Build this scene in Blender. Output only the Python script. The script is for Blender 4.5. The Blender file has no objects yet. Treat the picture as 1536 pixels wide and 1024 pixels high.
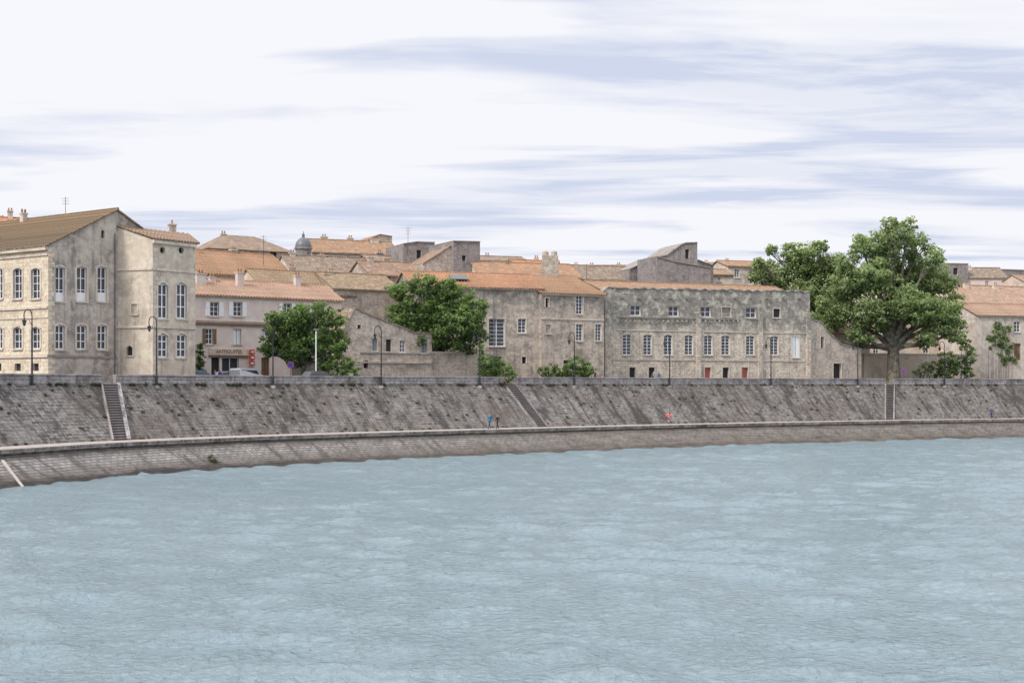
import bpy, bmesh, math, random
import numpy as np
from mathutils import Vector, Matrix
from mathutils.geometry import tessellate_polygon
random.seed(7); rng=np.random.default_rng(7)
FX=2133.33; CZ=8.0; G=8.2     # focal length in px, eye height, street level
sc=bpy.context.scene
def W(px,py,Y): return Vector(((px-768)/FX*Y, Y, CZ+(578-py)/FX*Y))

# ------------------------------------------------------------------ materials
def new_mat(name):
    m=bpy.data.materials.new(name); m.use_nodes=True
    nt=m.node_tree; b=nt.nodes['Principled BSDF']; return m,nt,b
def N(nt,t,**k):
    n=nt.nodes.new(t)
    for a,v in k.items():
        if a in n.inputs: n.inputs[a].default_value=v
        else: setattr(n,a,v)
    return n
def L(nt,a,b): nt.links.new(a,b)
def ramp(nt,fac,stops):
    r=nt.nodes.new('ShaderNodeValToRGB'); e=r.color_ramp.elements
    while len(e)<len(stops): e.new(.5)
    for i,(p,c) in enumerate(stops):
        e[i].position=p; e[i].color=c if len(c)==4 else (*c,1)
    L(nt,fac,r.inputs[0]); return r.outputs[0]
def g(v): return (v,v,v,1)
def mix(nt,fac,a,b,mode='MIX'):
    m=nt.nodes.new('ShaderNodeMix'); m.data_type='RGBA'; m.blend_type=mode
    for s,v in ((m.inputs[0],fac),(m.inputs[6],a),(m.inputs[7],b)):
        if hasattr(v,'links'): L(nt,v,s)
        else: s.default_value=v if not isinstance(v,tuple) or len(v)==4 else (*v,1)
    return m.outputs[2]
def noise(nt,vec,scale,detail=5,rough=.6,dist=0):
    n=N(nt,'ShaderNodeTexNoise'); n.inputs['Scale'].default_value=scale
    n.inputs['Detail'].default_value=min(detail,5); n.inputs['Roughness'].default_value=rough
    n.inputs['Distortion'].default_value=dist
    L(nt,vec,n.inputs['Vector']); return n.outputs['Fac']
def mapping(nt,vec,scale=(1,1,1),loc=(0,0,0)):
    m=N(nt,'ShaderNodeMapping'); m.inputs['Scale'].default_value=scale; m.inputs['Location'].default_value=loc
    L(nt,vec,m.inputs['Vector']); return m.outputs[0]
def bump(nt,b,h,strength=.4,dist=.05):
    n=N(nt,'ShaderNodeBump'); n.inputs['Strength'].default_value=strength; n.inputs['Distance'].default_value=dist
    L(nt,h,n.inputs['Height']); L(nt,n.outputs[0],b.inputs['Normal'])
def neu(c,k): return (min(.70,c[0]*k*1.02),min(.67,c[1]*k),min(.60,c[2]*k*1.07))
def stone(name,c1,c2,mortar,stain=(.09,.085,.08),amt=.6,bw=.7,bh=.34,msz=.02,high=None,seed=0,plaster=False,gain=1.36):
    """masonry / plaster with blotches and rain streaks; high=(z0,z1,colour) darkens the upper wall"""
    m,nt,b=new_mat(name); b.inputs['Roughness'].default_value=.92; b.inputs['Specular IOR Level'].default_value=.15
    c1=neu(c1,gain); c2=neu(c2,gain); mortar=neu(mortar,gain); stain=(stain[0]*1.2,stain[1]*1.14,stain[2]*1.08)
    uv=N(nt,'ShaderNodeUVMap').outputs[0]
    w=mapping(nt,uv,(1,1,1),(seed*13.1,seed*7.7,0))
    if plaster:
        col=mix(nt,ramp(nt,noise(nt,w,.9,6,.7),[(.35,g(0)),(.65,g(1))]),c1,c2)
        rnd=N(nt,'ShaderNodeObjectInfo').outputs['Random']
        col=mix(nt,1.0,col,ramp(nt,rnd,[(0,(.90,.89,.88)),(1,(1.08,1.07,1.05))]),'MULTIPLY')
        hgt=noise(nt,w,5,3)
    else:
        br=N(nt,'ShaderNodeTexBrick'); br.inputs['Scale'].default_value=1
        br.inputs['Brick Width'].default_value=bw; br.inputs['Row Height'].default_value=bh
        br.inputs['Mortar Size'].default_value=msz; br.inputs['Mortar Smooth'].default_value=.4; br.inputs['Bias'].default_value=-.1
        br.inputs['Color1'].default_value=(*c1,1); br.inputs['Color2'].default_value=(*c2,1); br.inputs['Mortar'].default_value=(*mortar,1)
        L(nt,uv,br.inputs['Vector']); col=br.outputs['Color']; hgt=br.outputs['Fac']
        fine=ramp(nt,noise(nt,w,2.6,4,.75),[(.3,g(.6)),(.7,g(1.32))])
        col=mix(nt,1.0,col,fine,'MULTIPLY')
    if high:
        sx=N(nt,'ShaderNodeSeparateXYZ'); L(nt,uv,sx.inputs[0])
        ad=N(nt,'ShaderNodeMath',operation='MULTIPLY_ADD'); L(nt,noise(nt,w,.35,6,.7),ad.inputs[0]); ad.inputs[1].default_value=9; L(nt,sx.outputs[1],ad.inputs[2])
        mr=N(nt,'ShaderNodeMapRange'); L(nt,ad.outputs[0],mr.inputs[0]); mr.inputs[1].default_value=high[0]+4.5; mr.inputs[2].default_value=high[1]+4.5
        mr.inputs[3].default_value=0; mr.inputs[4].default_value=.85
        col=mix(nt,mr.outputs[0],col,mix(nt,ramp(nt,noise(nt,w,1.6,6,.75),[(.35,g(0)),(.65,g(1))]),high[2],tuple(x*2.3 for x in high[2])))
    big=ramp(nt,noise(nt,w,.32,6,.75,.6),[(.47,g(0)),(.64,g(amt*.92))])
    col=mix(nt,big,col,stain)
    st=noise(nt,mapping(nt,w,(1.6,.10,1)),1.0,6,.7)
    col=mix(nt,ramp(nt,st,[(.52,g(0)),(.67,g(amt*.92))]),col,stain)
    pale=ramp(nt,noise(nt,mapping(nt,w,(1,1,1),(31,5,0)),.7,6,.78),[(.49,g(0)),(.61,g(.62))])
    col=mix(nt,pale,col,tuple(min(.68,x*1.18) for x in c1))
    L(nt,col,b.inputs['Base Color'])
    if plaster: bump(nt,b,hgt,.3,.03)
    else:
        inv=N(nt,'ShaderNodeMath',operation='SUBTRACT'); inv.inputs[0].default_value=1; L(nt,hgt,inv.inputs[1])
        bump(nt,b,inv.outputs[0],.6,.06)
    return m
def tiles(name,c1,c2,dark=.5,seed=0):
    m,nt,b=new_mat(name); b.inputs['Roughness'].default_value=.9; b.inputs['Specular IOR Level'].default_value=.15
    uv=N(nt,'ShaderNodeUVMap').outputs[0]
    br=N(nt,'ShaderNodeTexBrick'); br.offset=0; br.inputs['Scale'].default_value=1
    br.inputs['Brick Width'].default_value=.40; br.inputs['Row Height'].default_value=.5; br.inputs['Mortar Size'].default_value=.06
    br.inputs['Mortar Smooth'].default_value=.8
    br.inputs['Color1'].default_value=(*c1,1); br.inputs['Color2'].default_value=(*c2,1); br.inputs['Mortar'].default_value=(*[x*.3 for x in c1],1)
    L(nt,uv,br.inputs['Vector']); col=br.outputs[0]
    w=mapping(nt,uv,(1,1,1),(seed*9.3,seed*3.1,0))
    rnd=N(nt,'ShaderNodeObjectInfo').outputs['Random']
    col=mix(nt,1.0,col,ramp(nt,rnd,[(0,(1.10,.88,.78)),(.5,(.98,.98,1.0)),(1,(.84,.88,.90))]),'MULTIPLY')
    col=mix(nt,1.0,col,ramp(nt,noise(nt,w,1.8,5,.8),[(.3,g(.4)),(.7,g(1.35))]),'MULTIPLY')
    col=mix(nt,ramp(nt,noise(nt,w,.45,6,.75),[(.44,g(0)),(.62,g(dark))]),col,(.15,.12,.10))
    col=mix(nt,ramp(nt,noise(nt,mapping(nt,w,(1,1,1),(9,40,0)),1.3,6,.8),[(.51,g(0)),(.63,g(.6))]),col,(.46,.37,.27))
    L(nt,col,b.inputs['Base Color'])
    bump(nt,b,br.outputs['Fac'],-.7,.08)
    return m
def plain(name,c,rough=.6,var=.25,metal=0,scale=3):
    m,nt,b=new_mat(name); b.inputs['Roughness'].default_value=rough; b.inputs['Metallic'].default_value=metal
    co=N(nt,'ShaderNodeTexCoord').outputs['Object']
    f=ramp(nt,noise(nt,co,scale,3),[(.3,g(1-var)),(.7,g(1+var))])
    L(nt,mix(nt,1.0,c,f,'MULTIPLY'),b.inputs['Base Color']); return m
M={}
M['beige']=stone('limestone_ashlar',(.56,.46,.33),(.48,.40,.30),(.36,.30,.22),(.24,.20,.16),.35,.9,.4,.015,seed=1,gain=1.28)
M['gable']=stone('weathered_render',(.41,.37,.30),(.28,.255,.22),(.3,.27,.23),(.12,.113,.107),.75,plaster=True,seed=2,gain=1.18)
M['tower']=stone('aged_plaster',(.47,.41,.31),(.37,.33,.265),(.3,.27,.23),(.17,.155,.14),.55,plaster=True,seed=3,gain=1.3)
M['pink']=stone('cream_render',(.53,.45,.39),(.49,.42,.37),(.3,.27,.23),(.36,.31,.27),.3,plaster=True,seed=4,gain=1.28)
M['ruin']=stone('rubble_stone',(.38,.325,.25),(.26,.23,.195),(.42,.37,.30),(.14,.13,.115),.6,.5,.25,.03,seed=5)
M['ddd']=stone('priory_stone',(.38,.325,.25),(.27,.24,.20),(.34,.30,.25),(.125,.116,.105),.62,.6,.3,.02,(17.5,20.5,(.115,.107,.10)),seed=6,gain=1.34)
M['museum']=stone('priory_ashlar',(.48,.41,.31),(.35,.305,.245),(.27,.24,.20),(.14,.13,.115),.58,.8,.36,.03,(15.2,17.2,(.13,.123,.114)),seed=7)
M['grey']=stone('grey_rubble',(.25,.23,.21),(.185,.17,.16),(.30,.28,.25),(.09,.085,.08),.6,.6,.3,.03,seed=8,gain=1.15)
M['old']=stone('old_plaster',(.46,.40,.32),(.36,.32,.27),(.3,.27,.23),(.17,.155,.14),.55,plaster=True,seed=9)
M['old2']=stone('ochre_plaster',(.50,.41,.31),(.42,.355,.28),(.3,.27,.23),(.20,.175,.15),.5,plaster=True,seed=10,gain=1.3)
M['trim']=stone('trim_limestone',(.50,.44,.35),(.42,.375,.31),(.35,.31,.25),(.18,.165,.14),.5,plaster=True,seed=11,gain=1.22)
M['dtrim']=stone('dark_limestone',(.27,.245,.21),(.21,.19,.17),(.2,.18,.16),(.10,.095,.09),.5,plaster=True,seed=12,gain=1.1)
M['t1']=tiles('terracotta_orange',(.52,.28,.155),(.44,.28,.18),.5,1)
M['t2']=tiles('terracotta_tan',(.46,.31,.185),(.38,.27,.18),.55,2)
M['t3']=tiles('terracotta_old',(.34,.235,.17),(.40,.32,.25),.65,3)
M['t4']=tiles('terracotta_rose',(.54,.33,.23),(.49,.35,.26),.4,4)
M['white']=plain('white_paint',(.74,.74,.75),.5,.08)
M['wood']=plain('brown_wood',(.16,.09,.05),.6)
M['bluesh']=plain('grey_blue_shutter',(.22,.25,.29),.6)
M['red']=plain('red_paint',(.5,.06,.05),.5,.1)
M['door']=plain('faded_red_door',(.36,.10,.075),.6,.2)
M['dark']=plain('dark_interior',(.025,.025,.028),.9)
M['iron']=plain('black_iron',(.02,.022,.028),.45)
M['zinc']=plain('zinc_roof',(.13,.13,.15),.5)
mg,nt,b=new_mat('window_glass'); b.inputs['Base Color'].default_value=(.05,.055,.065,1); b.inputs['Roughness'].default_value=.15; b.inputs['Specular IOR Level'].default_value=.5
co=N(nt,'ShaderNodeTexCoord').outputs['Object']; bump(nt,b,noise(nt,co,1.2,2),.15,.05); M['glass']=mg
m,nt,b=new_mat('plane_bark'); b.inputs['Roughness'].default_value=.9
co=N(nt,'ShaderNodeTexCoord').outputs['Object']
L(nt,ramp(nt,noise(nt,co,1.8,5,.7),[(.38,(.07,.06,.05)),(.5,(.13,.115,.09)),(.62,(.22,.20,.16))]),b.inputs['Base Color']); bump(nt,b,noise(nt,co,6,4),.5,.05); M['bark']=m
def leafmat(name,c0,c1,c2):
    m,nt,b=new_mat(name); b.inputs['Roughness'].default_value=.6; b.inputs['Specular IOR Level'].default_value=.2
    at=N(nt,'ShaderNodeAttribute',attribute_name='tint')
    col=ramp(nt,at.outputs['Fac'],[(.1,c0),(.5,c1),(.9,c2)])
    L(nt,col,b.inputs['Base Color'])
    tr=N(nt,'ShaderNodeBsdfTranslucent'); L(nt,mix(nt,1.0,col,(1.25,1.3,.7,1),'MULTIPLY'),tr.inputs[0])
    ms=N(nt,'ShaderNodeMixShader'); ms.inputs[0].default_value=.4
    L(nt,b.outputs[0],ms.inputs[1]); L(nt,tr.outputs[0],ms.inputs[2]); L(nt,ms.outputs[0],nt.nodes['Material Output'].inputs[0]); return m
M['leafA']=leafmat('plane_leaves',(.075,.11,.045),(.22,.29,.13),(.40,.47,.26))
M['leafB']=leafmat('dark_leaves',(.04,.075,.028),(.125,.195,.065),(.27,.37,.14))
M['leafC']=leafmat('dry_weeds',(.045,.055,.03),(.10,.11,.055),(.20,.19,.11))

# ------------------------------------------------------------------ mesh builder
class MB:
    def __init__(s): s.v=[];s.f=[];s.uv=[];s.m=[];s.mats=[]
    def mi(s,mat):
        if mat not in s.mats: s.mats.append(mat)
        return s.mats.index(mat)
    def poly(s,pts,mat,uvs=None):
        i=len(s.v); s.v+= [tuple(p) for p in pts]; s.f.append(tuple(range(i,i+len(pts))))
        if uvs is None:
            a=Vector(pts[0]); e=(Vector(pts[1])-a)
            e=e.normalized() if e.length>0 else Vector((1,0,0))
            n=e.cross(Vector(pts[2])-a); n=n.normalized() if n.length>0 else Vector((0,0,1)); t=n.cross(e)
            if abs(n.z)<.2:   # vertical: v = world z
                h=Vector((-n.y,n.x,0)).normalized(); uvs=[(Vector(p).dot(h),p[2]) for p in pts]
            else: uvs=[((Vector(p)-a).dot(e),(Vector(p)-a).dot(t)) for p in pts]
        s.uv+=uvs; s.m.append(s.mi(mat))
    def box(s,o,ex,ey,ez,mat):
        o=Vector(o);ex=Vector(ex);ey=Vector(ey);ez=Vector(ez)
        p=[o,o+ex,o+ex+ey,o+ey,o+ez,o+ex+ez,o+ex+ey+ez,o+ey+ez]
        for q in ((0,3,2,1),(4,5,6,7),(0,1,5,4),(1,2,6,5),(2,3,7,6),(3,0,4,7)): s.poly([p[i] for i in q],mat)
    def cbox(s,c,sx,sy,sz,mat,ang=0):
        ca,sa=math.cos(ang),math.sin(ang); ex=Vector((ca,sa,0))*sx; ey=Vector((-sa,ca,0))*sy
        s.box(Vector(c)-ex/2-ey/2,ex,ey,(0,0,sz),mat)
    def tube(s,pts,rad,mat,n=8,cap=True):
        pts=[Vector(p) for p in pts]; rings=[]
        for i,p in enumerate(pts):
            d=(pts[min(i+1,len(pts)-1)]-pts[max(i-1,0)]).normalized()
            a=d.cross(Vector((.31,.95,.05))).normalized(); b2=d.cross(a)
            rings.append([p+(a*math.cos(t)+b2*math.sin(t))*rad[i] for t in [2*math.pi*k/n for k in range(n)]])
        for i in range(len(pts)-1):
            for k in range(n):
                s.poly([rings[i][k],rings[i][(k+1)%n],rings[i+1][(k+1)%n],rings[i+1][k]],mat)
        if cap: s.poly(rings[0][::-1],mat); s.poly(rings[-1],mat)
    def build(s,name,parent=None,smooth=False):
        me=bpy.data.meshes.new(name); me.from_pydata(s.v,[],s.f)
        ul=me.uv_layers.new(name='UVMap'); ul.data.foreach_set('uv',[c for u in s.uv for c in u])
        for m in s.mats: me.materials.append(m)
        me.polygons.foreach_set('material_index',s.m)
        if smooth: me.polygons.foreach_set('use_smooth',[True]*len(s.f))
        me.update(); ob=bpy.data.objects.new(name,me); sc.collection.objects.link(ob)
        if parent: ob.parent=parent
        return ob
class Bld:
    def __init__(s,name): s.name=name; s.p={}
    def __getitem__(s,k):
        if k not in s.p: s.p[k]=MB()
        return s.p[k]
    def finish(s,smooth=()):
        e=bpy.data.objects.new(s.name,None); sc.collection.objects.link(e); e.empty_display_size=1
        for k,mb in s.p.items():
            if mb.f: mb.build(k,e,k in smooth)
        return e
class Fac:
    """vertical facade plane between two plan points"""
    def __init__(s,pxL,YL,pxR,YR):
        s.A=Vector(((pxL-768)/FX*YL,YL,0)); s.B=Vector(((pxR-768)/FX*YR,YR,0)); s.set()
    def set(s):
        d=s.B-s.A; s.L=d.length; s.d=d.normalized(); s.n=Vector((s.d.y,-s.d.x,0))
    def uz(s,px,py):
        k=(px-768)/FX; t=(k*s.A.y-s.A.x)/(s.d.x-k*s.d.y); y=s.A.y+t*s.d.y
        return (t, CZ+(578-py)/FX*y)
    def w(s,u,z,o=0): return s.A+s.d*u+s.n*o+Vector((0,0,z))
def wall(B,F,top,wins=(),mat=None,z0=G-.2,part='front_wall',trim=None):
    """top: list of (u,z) left->right.  wins: dict(u0,u1,z0,z1,style)"""
    mb=B[part]; outer=[(0,z0),(F.L,z0)]+[(u,z) for u,z in reversed(top)]
    holes=[]
    for w in wins:
        u0,u1,a,c=w['u0'],w['u1'],w['z0'],w['z1']; st=w.get('s','pane')
        if w.get('round'):
            r=(u1-u0)/2; cu=(u0+u1)/2; cz=(a+c)/2
            h=[(cu+r*math.cos(t),cz+r*math.sin(t)) for t in [2*math.pi*k/12 for k in range(12)]]
        elif w.get('arch'):
            rise=(u1-u0)*w['arch']; h=[(u0,a),(u1,a)]
            for k in range(7):
                t=k/6; h.append((u1+(u0-u1)*t, c-rise+rise*math.sin(math.pi*t)))
        else: h=[(u0,a),(u1,a),(u1,c),(u0,c)]
        holes.append(h)
        dep=w.get('dep',.28); hm=M['trim'] if not trim else trim
        n=len(h)
        for i in range(n):
            p,q=h[i],h[(i+1)%n]
            B['window_reveals'].poly([F.w(*p),F.w(*q),F.w(*q,-dep),F.w(*p,-dep)],hm)
        fill={'pane':M['glass'],'dark':M['dark'],'blind':mat,'white':M['white'],'wood':M['wood'],'red':M['door'],'blue':M['bluesh']}[st]
        B['window_glass'].poly([F.w(*p,-dep) for p in h],fill)
        if st=='pane':
            fr=B['window_frames']; fw=w.get('fw',.085); o=-dep+.03
            def bar(ua,ub,za,zb,oo=o,mm=M['white']):
                fr.box(F.w(ua,za,oo),F.d*(ub-ua),F.n*.05,(0,0,zb-za),mm)
            bar(u0,u0+fw,a,c-(rise*.5 if w.get('arch') else 0)); bar(u1-fw,u1,a,c-(rise*.5 if w.get('arch') else 0)); 
            bar(u0+fw,u1-fw,a,a+fw); bar(u0+fw,u1-fw,c-fw-(rise*.3 if w.get('arch') else 0),c-(rise*.3 if w.get('arch') else 0))
            cu=(u0+u1)/2; bar(cu-fw*.5,cu+fw*.5,a+fw,c-fw,o+.005)
            nr=w.get('rows',3)
            for k in range(1,nr):
                zz=a+(c-a)*k/nr; bar(u0+fw,u1-fw,zz-fw*.35,zz+fw*.35,o-.004)
            if w.get('lowpanel'): bar(u0+fw,cu-.05,a+fw,a+(c-a)*w['lowpanel'],o-.01); bar(cu+.05,u1-fw,a+fw,a+(c-a)*w['lowpanel'],o-.01)
        if st in('white','blue','wood'):
            fr=B['window_frames']
            cu=(u0+u1)/2; fr.box(F.w(cu-.02,a,-dep+.004),F.d*.04,F.n*.02,(0,0,c-a),M['dark'])
        if w.get('open'):
            sw=(u1-u0)*.5
            for ua in (u0-sw-.04,u1+.04):
                B['shutters'].box(F.w(ua,a,.02),F.d*sw,F.n*.05,(0,0,c-a),w['open'])
        if w.get('sur'):
            t=w['sur']; sr=B['window_surrounds']; tm=w.get('surm',trim or M['trim'])
            if w.get('arch'):
                pts=h[2:]
                for i in range(len(pts)-1):
                    p,q=pts[i],pts[i+1]; cu=(u0+u1)/2
                    def off(p): 
                        v=Vector((p[0]-cu,(p[1]-(c-rise*2.2)))).normalized()*t; return (p[0]+v.x,p[1]+v.y)
                    sr.poly([F.w(*q,.05),F.w(*p,.05),F.w(*off(p),.05),F.w(*off(q),.05)],tm)
                    sr.poly([F.w(*off(q),.05),F.w(*off(p),.05),F.w(*off(p),0),F.w(*off(q),0)],tm)
                zt=c-rise
            else:
                zt=c; sr.box(F.w(u0-t,c,-.01),F.d*(u1-u0+2*t),F.n*.07,(0,0,t),tm)
            sr.box(F.w(u0-t,a,-.01),F.d*t,F.n*.06,(0,0,zt-a),tm); sr.box(F.w(u1,a,-.01),F.d*t,F.n*.06,(0,0,zt-a),tm)
        if w.get('sill',1): B['sills'].box(F.w(u0-.15,a-.16,-.02),F.d*(u1-u0+.3),F.n*.16,(0,0,.16),trim or M['trim'])
    loops=[[Vector((u,z,0)) for u,z in outer]]+[[Vector((u,z,0)) for u,z in h] for h in holes]
    flat=[p for l in loops for p in l]
    for t in tessellate_polygon(loops):
        q=[flat[i] for i in t]
        if (q[1]-q[0]).cross(q[2]-q[0]).z<0: q=q[::-1]
        mb.poly([F.w(p.x,p.y) for p in q],mat,[(p.x+F.A.x,p.y) for p in q])
def win(F,px0,px1,py0,py1,**k):
    u0,zt=F.uz(px0,py0); u1,_=F.uz(px1,py0); _,zb=F.uz((px0+px1)/2,py1); _,zt=F.uz((px0+px1)/2,py0)
    return dict(u0=u0,u1=u1,z0=zb,z1=zt,**k)
def slab(mb,q,mat,th=.16,edge=None):
    """q: eave0,eave1,ridge1,ridge0"""
    q=[Vector(p) for p in q]; dn=Vector((0,0,-th)); e=(q[1]-q[0]).normalized(); n=e.cross(q[3]-q[0]).normalized()
    if n.z<0: n=-n
    s=n.cross(e); uv=[((p-q[0]).dot(e)+q[0].x,(p-q[0]).dot(s)) for p in q]
    mb.poly(q,mat,uv); mb.poly([p+dn for p in q][::-1],edge or M['dtrim'])
    for i in range(4):
        a,b2=q[i],q[(i+1)%4]; mb.poly([a+dn,b2+dn,b2,a],mat)
def covers(mb,q,mat,step=.42):
    """rows of half-round cover tiles on a near roof: real ribs running up the slope"""
    q=[Vector(p) for p in q]; n=max(2,int((q[1]-q[0]).length/step))
    for k in range(n+1):
        t=k/n; a=q[0].lerp(q[1],t); b2=q[3].lerp(q[2],t); mb.tube([a-(b2-a).normalized()*random.uniform(0,.08),b2],[.11,.09],mat,5)
def strip(B,F,z,h,o,u0=0,u1=None,mat=None,part='cornice'):
    u1=F.L if u1 is None else u1
    B[part].box(F.w(u0,z,-.01),F.d*(u1-u0),F.n*(o+.01),(0,0,h),mat or M['trim'])
def chimney(B,p,w,d,h,mat,ang=0,pots=2):
    mb=B['chimney']; mb.cbox(p,w,d,h,mat,ang); top=Vector(p)+Vector((0,0,h)); mb.cbox(top,w+.16,d+.16,.14,M['trim'],ang)
    for k in range(pots):
        x=(k-(pots-1)/2)*.4; q=top+Vector((math.cos(ang)*x,math.sin(ang)*x,.14)); mb.tube([q,q+Vector((0,0,.45))],[.13,.1],M['t1'],8)
def house(name,pxL,YL,pxR,YR,pe,pr,depth,kind='gx',mat=None,rm=None,wins=(),z0=G-.2,prof=None,chim=(),ov=.35,genoise=True,ribs=False):
    """house with front facade between plan points; pe/pr = photo-measured eave/ridge rows at facade"""
    B=Bld(name); F=Fac(pxL,YL,pxR,YR); bk=-F.n*depth
    if kind=='prof':
        top=[F.uz(*p) for p in prof]; top[0]=(0,top[0][1]); top[-1]=(F.L,top[-1][1])
        for i in range(len(top)-1):
            (ua,za),(ub,zb)=top[i],top[i+1]
            if abs(ub-ua)<.05:
                B['side_walls'].poly([F.w(ua,za),F.w(ub,zb),F.w(ub,zb)+bk,F.w(ua,za)+bk],mat); continue
            fo=F.n*.15
            a,b2=F.w(ua,za+.12)+fo,F.w(ub,zb+.12)+fo
            if za<zb: slab(B['roof'],[a+bk-2*fo,a,b2,b2+bk-2*fo],rm)
            else: slab(B['roof'],[b2,b2+bk-2*fo,a+bk-2*fo,a],rm)
    else:
        _,ze=F.uz((pxL+pxR)/2,pe); top=[(0,ze),(F.L,ze)]
    wall(B,F,top,[win(F,*w[:4],**w[4]) for w in wins],mat,z0)
    sw=B['side_walls']
    if kind=='gx':
        ymid=(F.w(F.L/2,0)+bk/2).y; zr_=CZ+(578-pr)/FX*ymid
        for u,rev in ((0,0),(F.L,1)):
            P=[F.w(u,z0),F.w(u,ze),F.w(u,zr_)+bk/2,F.w(u,ze)+bk,F.w(u,z0)+bk]; sw.poly(P if rev==0 else P[::-1],mat)
        sl=(zr_-ze)/(depth/2); o2=F.d*.25; up=Vector((0,0,.14))
        e0=F.w(0,ze-sl*ov,ov)+up; e1=F.w(F.L,ze-sl*ov,ov)+up; r0=F.w(0,zr_)+bk/2+up; r1=F.w(F.L,zr_)+bk/2+up
        q=[e0-o2,e1+o2,r1+o2,r0-o2]; slab(B['roof'],q,rm)
        if ribs: covers(B['roof'],q,rm)
        b0=F.w(0,ze-sl*ov,-depth-ov)+up; b1=F.w(F.L,ze-sl*ov,-depth-ov)+up
        slab(B['roof'],[b1+o2,b0-o2,r0-o2+Vector((0,0,.004)),r1+o2+Vector((0,0,.004))],rm)
        B['roof'].tube([r0-o2+Vector((0,0,.02)),r1+o2+Vector((0,0,.02))],[.13,.13],rm,6)
        if genoise: strip(B,F,ze-.28,.22,.18,mat=M['trim'])
    elif kind=='hip':
        ymid=F.w(F.L/2,0).y+depth/2; zr_=CZ+(578-pr)/FX*ymid; i=min(F.L,depth)*.42
        for u,rev in ((0,0),(F.L,1)): sw.poly([F.w(u,z0),F.w(u,ze),F.w(u,ze)+bk,F.w(u,z0)+bk],mat)
        c=[F.w(-ov,ze+.1,ov),F.w(F.L+ov,ze+.1,ov),F.w(F.L+ov,ze+.1,-depth-ov),F.w(-ov,ze+.1,-depth-ov)]
        r0=F.w(i,zr_)+bk/2; r1=F.w(F.L-i,zr_)+bk/2
        for q in ([c[0],c[1],r1,r0],[c[1],c[2],r1,r1+Vector((0,0,.01))],[c[2],c[3],r0,r1],[c[3],c[0],r0,r0+Vector((0,0,.01))]): slab(B['roof'],q,rm,.12)
    elif kind=='shed':
        yb=F.w(F.L/2,0).y+depth; zr_=CZ+(578-pr)/FX*yb; up=Vector((0,0,.12)); o2=F.d*.2
        for u in (0,F.L): sw.poly([F.w(u,z0),F.w(u,ze),F.w(u,zr_)+bk,F.w(u,z0)+bk],mat)
        q=[F.w(0,ze-.08,ov)-o2+up,F.w(F.L,ze-.08,ov)+o2+up,F.w(F.L,zr_)+bk+o2+up,F.w(0,zr_)+bk-o2+up]
        slab(B['roof'],q,rm)
        if ribs: covers(B['roof'],q,rm)
        if genoise: strip(B,F,ze-.28,.22,.18,mat=M['trim'])
    elif kind=='flat':
        for u in (0,F.L): sw.poly([F.w(u,z0),F.w(u,ze),F.w(u,ze)+bk,F.w(u,z0)+bk],mat)
        B['roof'].box(F.w(-.1,ze,.1),F.d*(F.L+.2),-F.n*(depth+.2),(0,0,.2),rm or M['dtrim'])
    if kind=='prof':
        for u,z in ((0,top[0][1]),(F.L,top[-1][1])): sw.poly([F.w(u,z0),F.w(u,z),F.w(u,z)+bk,F.w(u,z0)+bk],mat)
    zb=min(t[1] for t in top); B['back_wall'].poly([F.w(F.L,z0)+bk,F.w(0,z0)+bk,F.w(0,zb)+bk,F.w(F.L,zb)+bk],mat)
    ang=math.atan2(F.d.y,F.d.x)
    for (px,py,h,w,back) in chim:
        u,z=F.uz(px,py); q=F.w(u,0)-F.n*back; zt=CZ+(578-py)/FX*q.y; chimney(B,(q.x,q.y,zt-h),w,.6,h,mat,ang)
    return B,F

# ------------------------------------------------------------------ river bank
wl=[(-58,-120),(-56,-40),(-53,20),(-49.5,60),(-45.2,85),(-39.5,109.8),(-36.9,118),(-33.0,128),(-24.3,141.5),(-12.2,154.8),(0,166),(19.9,182.6),(39.7,197),(62.4,210.3),(80,219),(110,231),(160,247),(240,266),(420,290),(800,320),(1600,350)]
def catmull(P,n=12):
    o=[]
    for i in range(len(P)-1):
        p0=Vector(P[max(i-1,0)]);p1=Vector(P[i]);p2=Vector(P[i+1]);p3=Vector(P[min(i+2,len(P)-1)])
        for k in range(n):
            t=k/n; o.append(.5*((2*p1)+(p2-p0)*t+(2*p0-5*p1+4*p2-p3)*t*t+(3*p1-p0-3*p2+p3)*t**3))
    o.append(Vector(P[-1])); return o
cv=catmull(wl)
cum=[0.]
for i in range(1,len(cv)): cum.append(cum[-1]+(cv[i]-cv[i-1]).length)
tan=[]
for i in range(len(cv)): tan.append((cv[min(i+3,len(cv)-1)]-cv[max(i-3,0)]).normalized())
def S(s,off,z):
    i=max(0,min(len(cum)-2,int(np.searchsorted(cum,s))-1)); t=(s-cum[i])/(cum[i+1]-cum[i])
    p=cv[i].lerp(cv[i+1],t); d=tan[i].lerp(tan[i+1],t).normalized(); n=Vector((-d.y,d.x)); q=p+n*off
    return Vector((q.x,q.y,z))
def s_at(px,off):
    best=None
    for k in range(0,8000):
        s=cum[48]+k*.05
        p=S(s,off,0)
        e=abs(p.x/p.y*FX+768-px)
        if best is None or e<best[0]: best=(e,s)
        if e<.6: break
    return best[1]
sr=[]; s=0
while s<cum[-1]-1:
    sr.append(s); s+= 2.0 if 120<s<420 else 12
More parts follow.
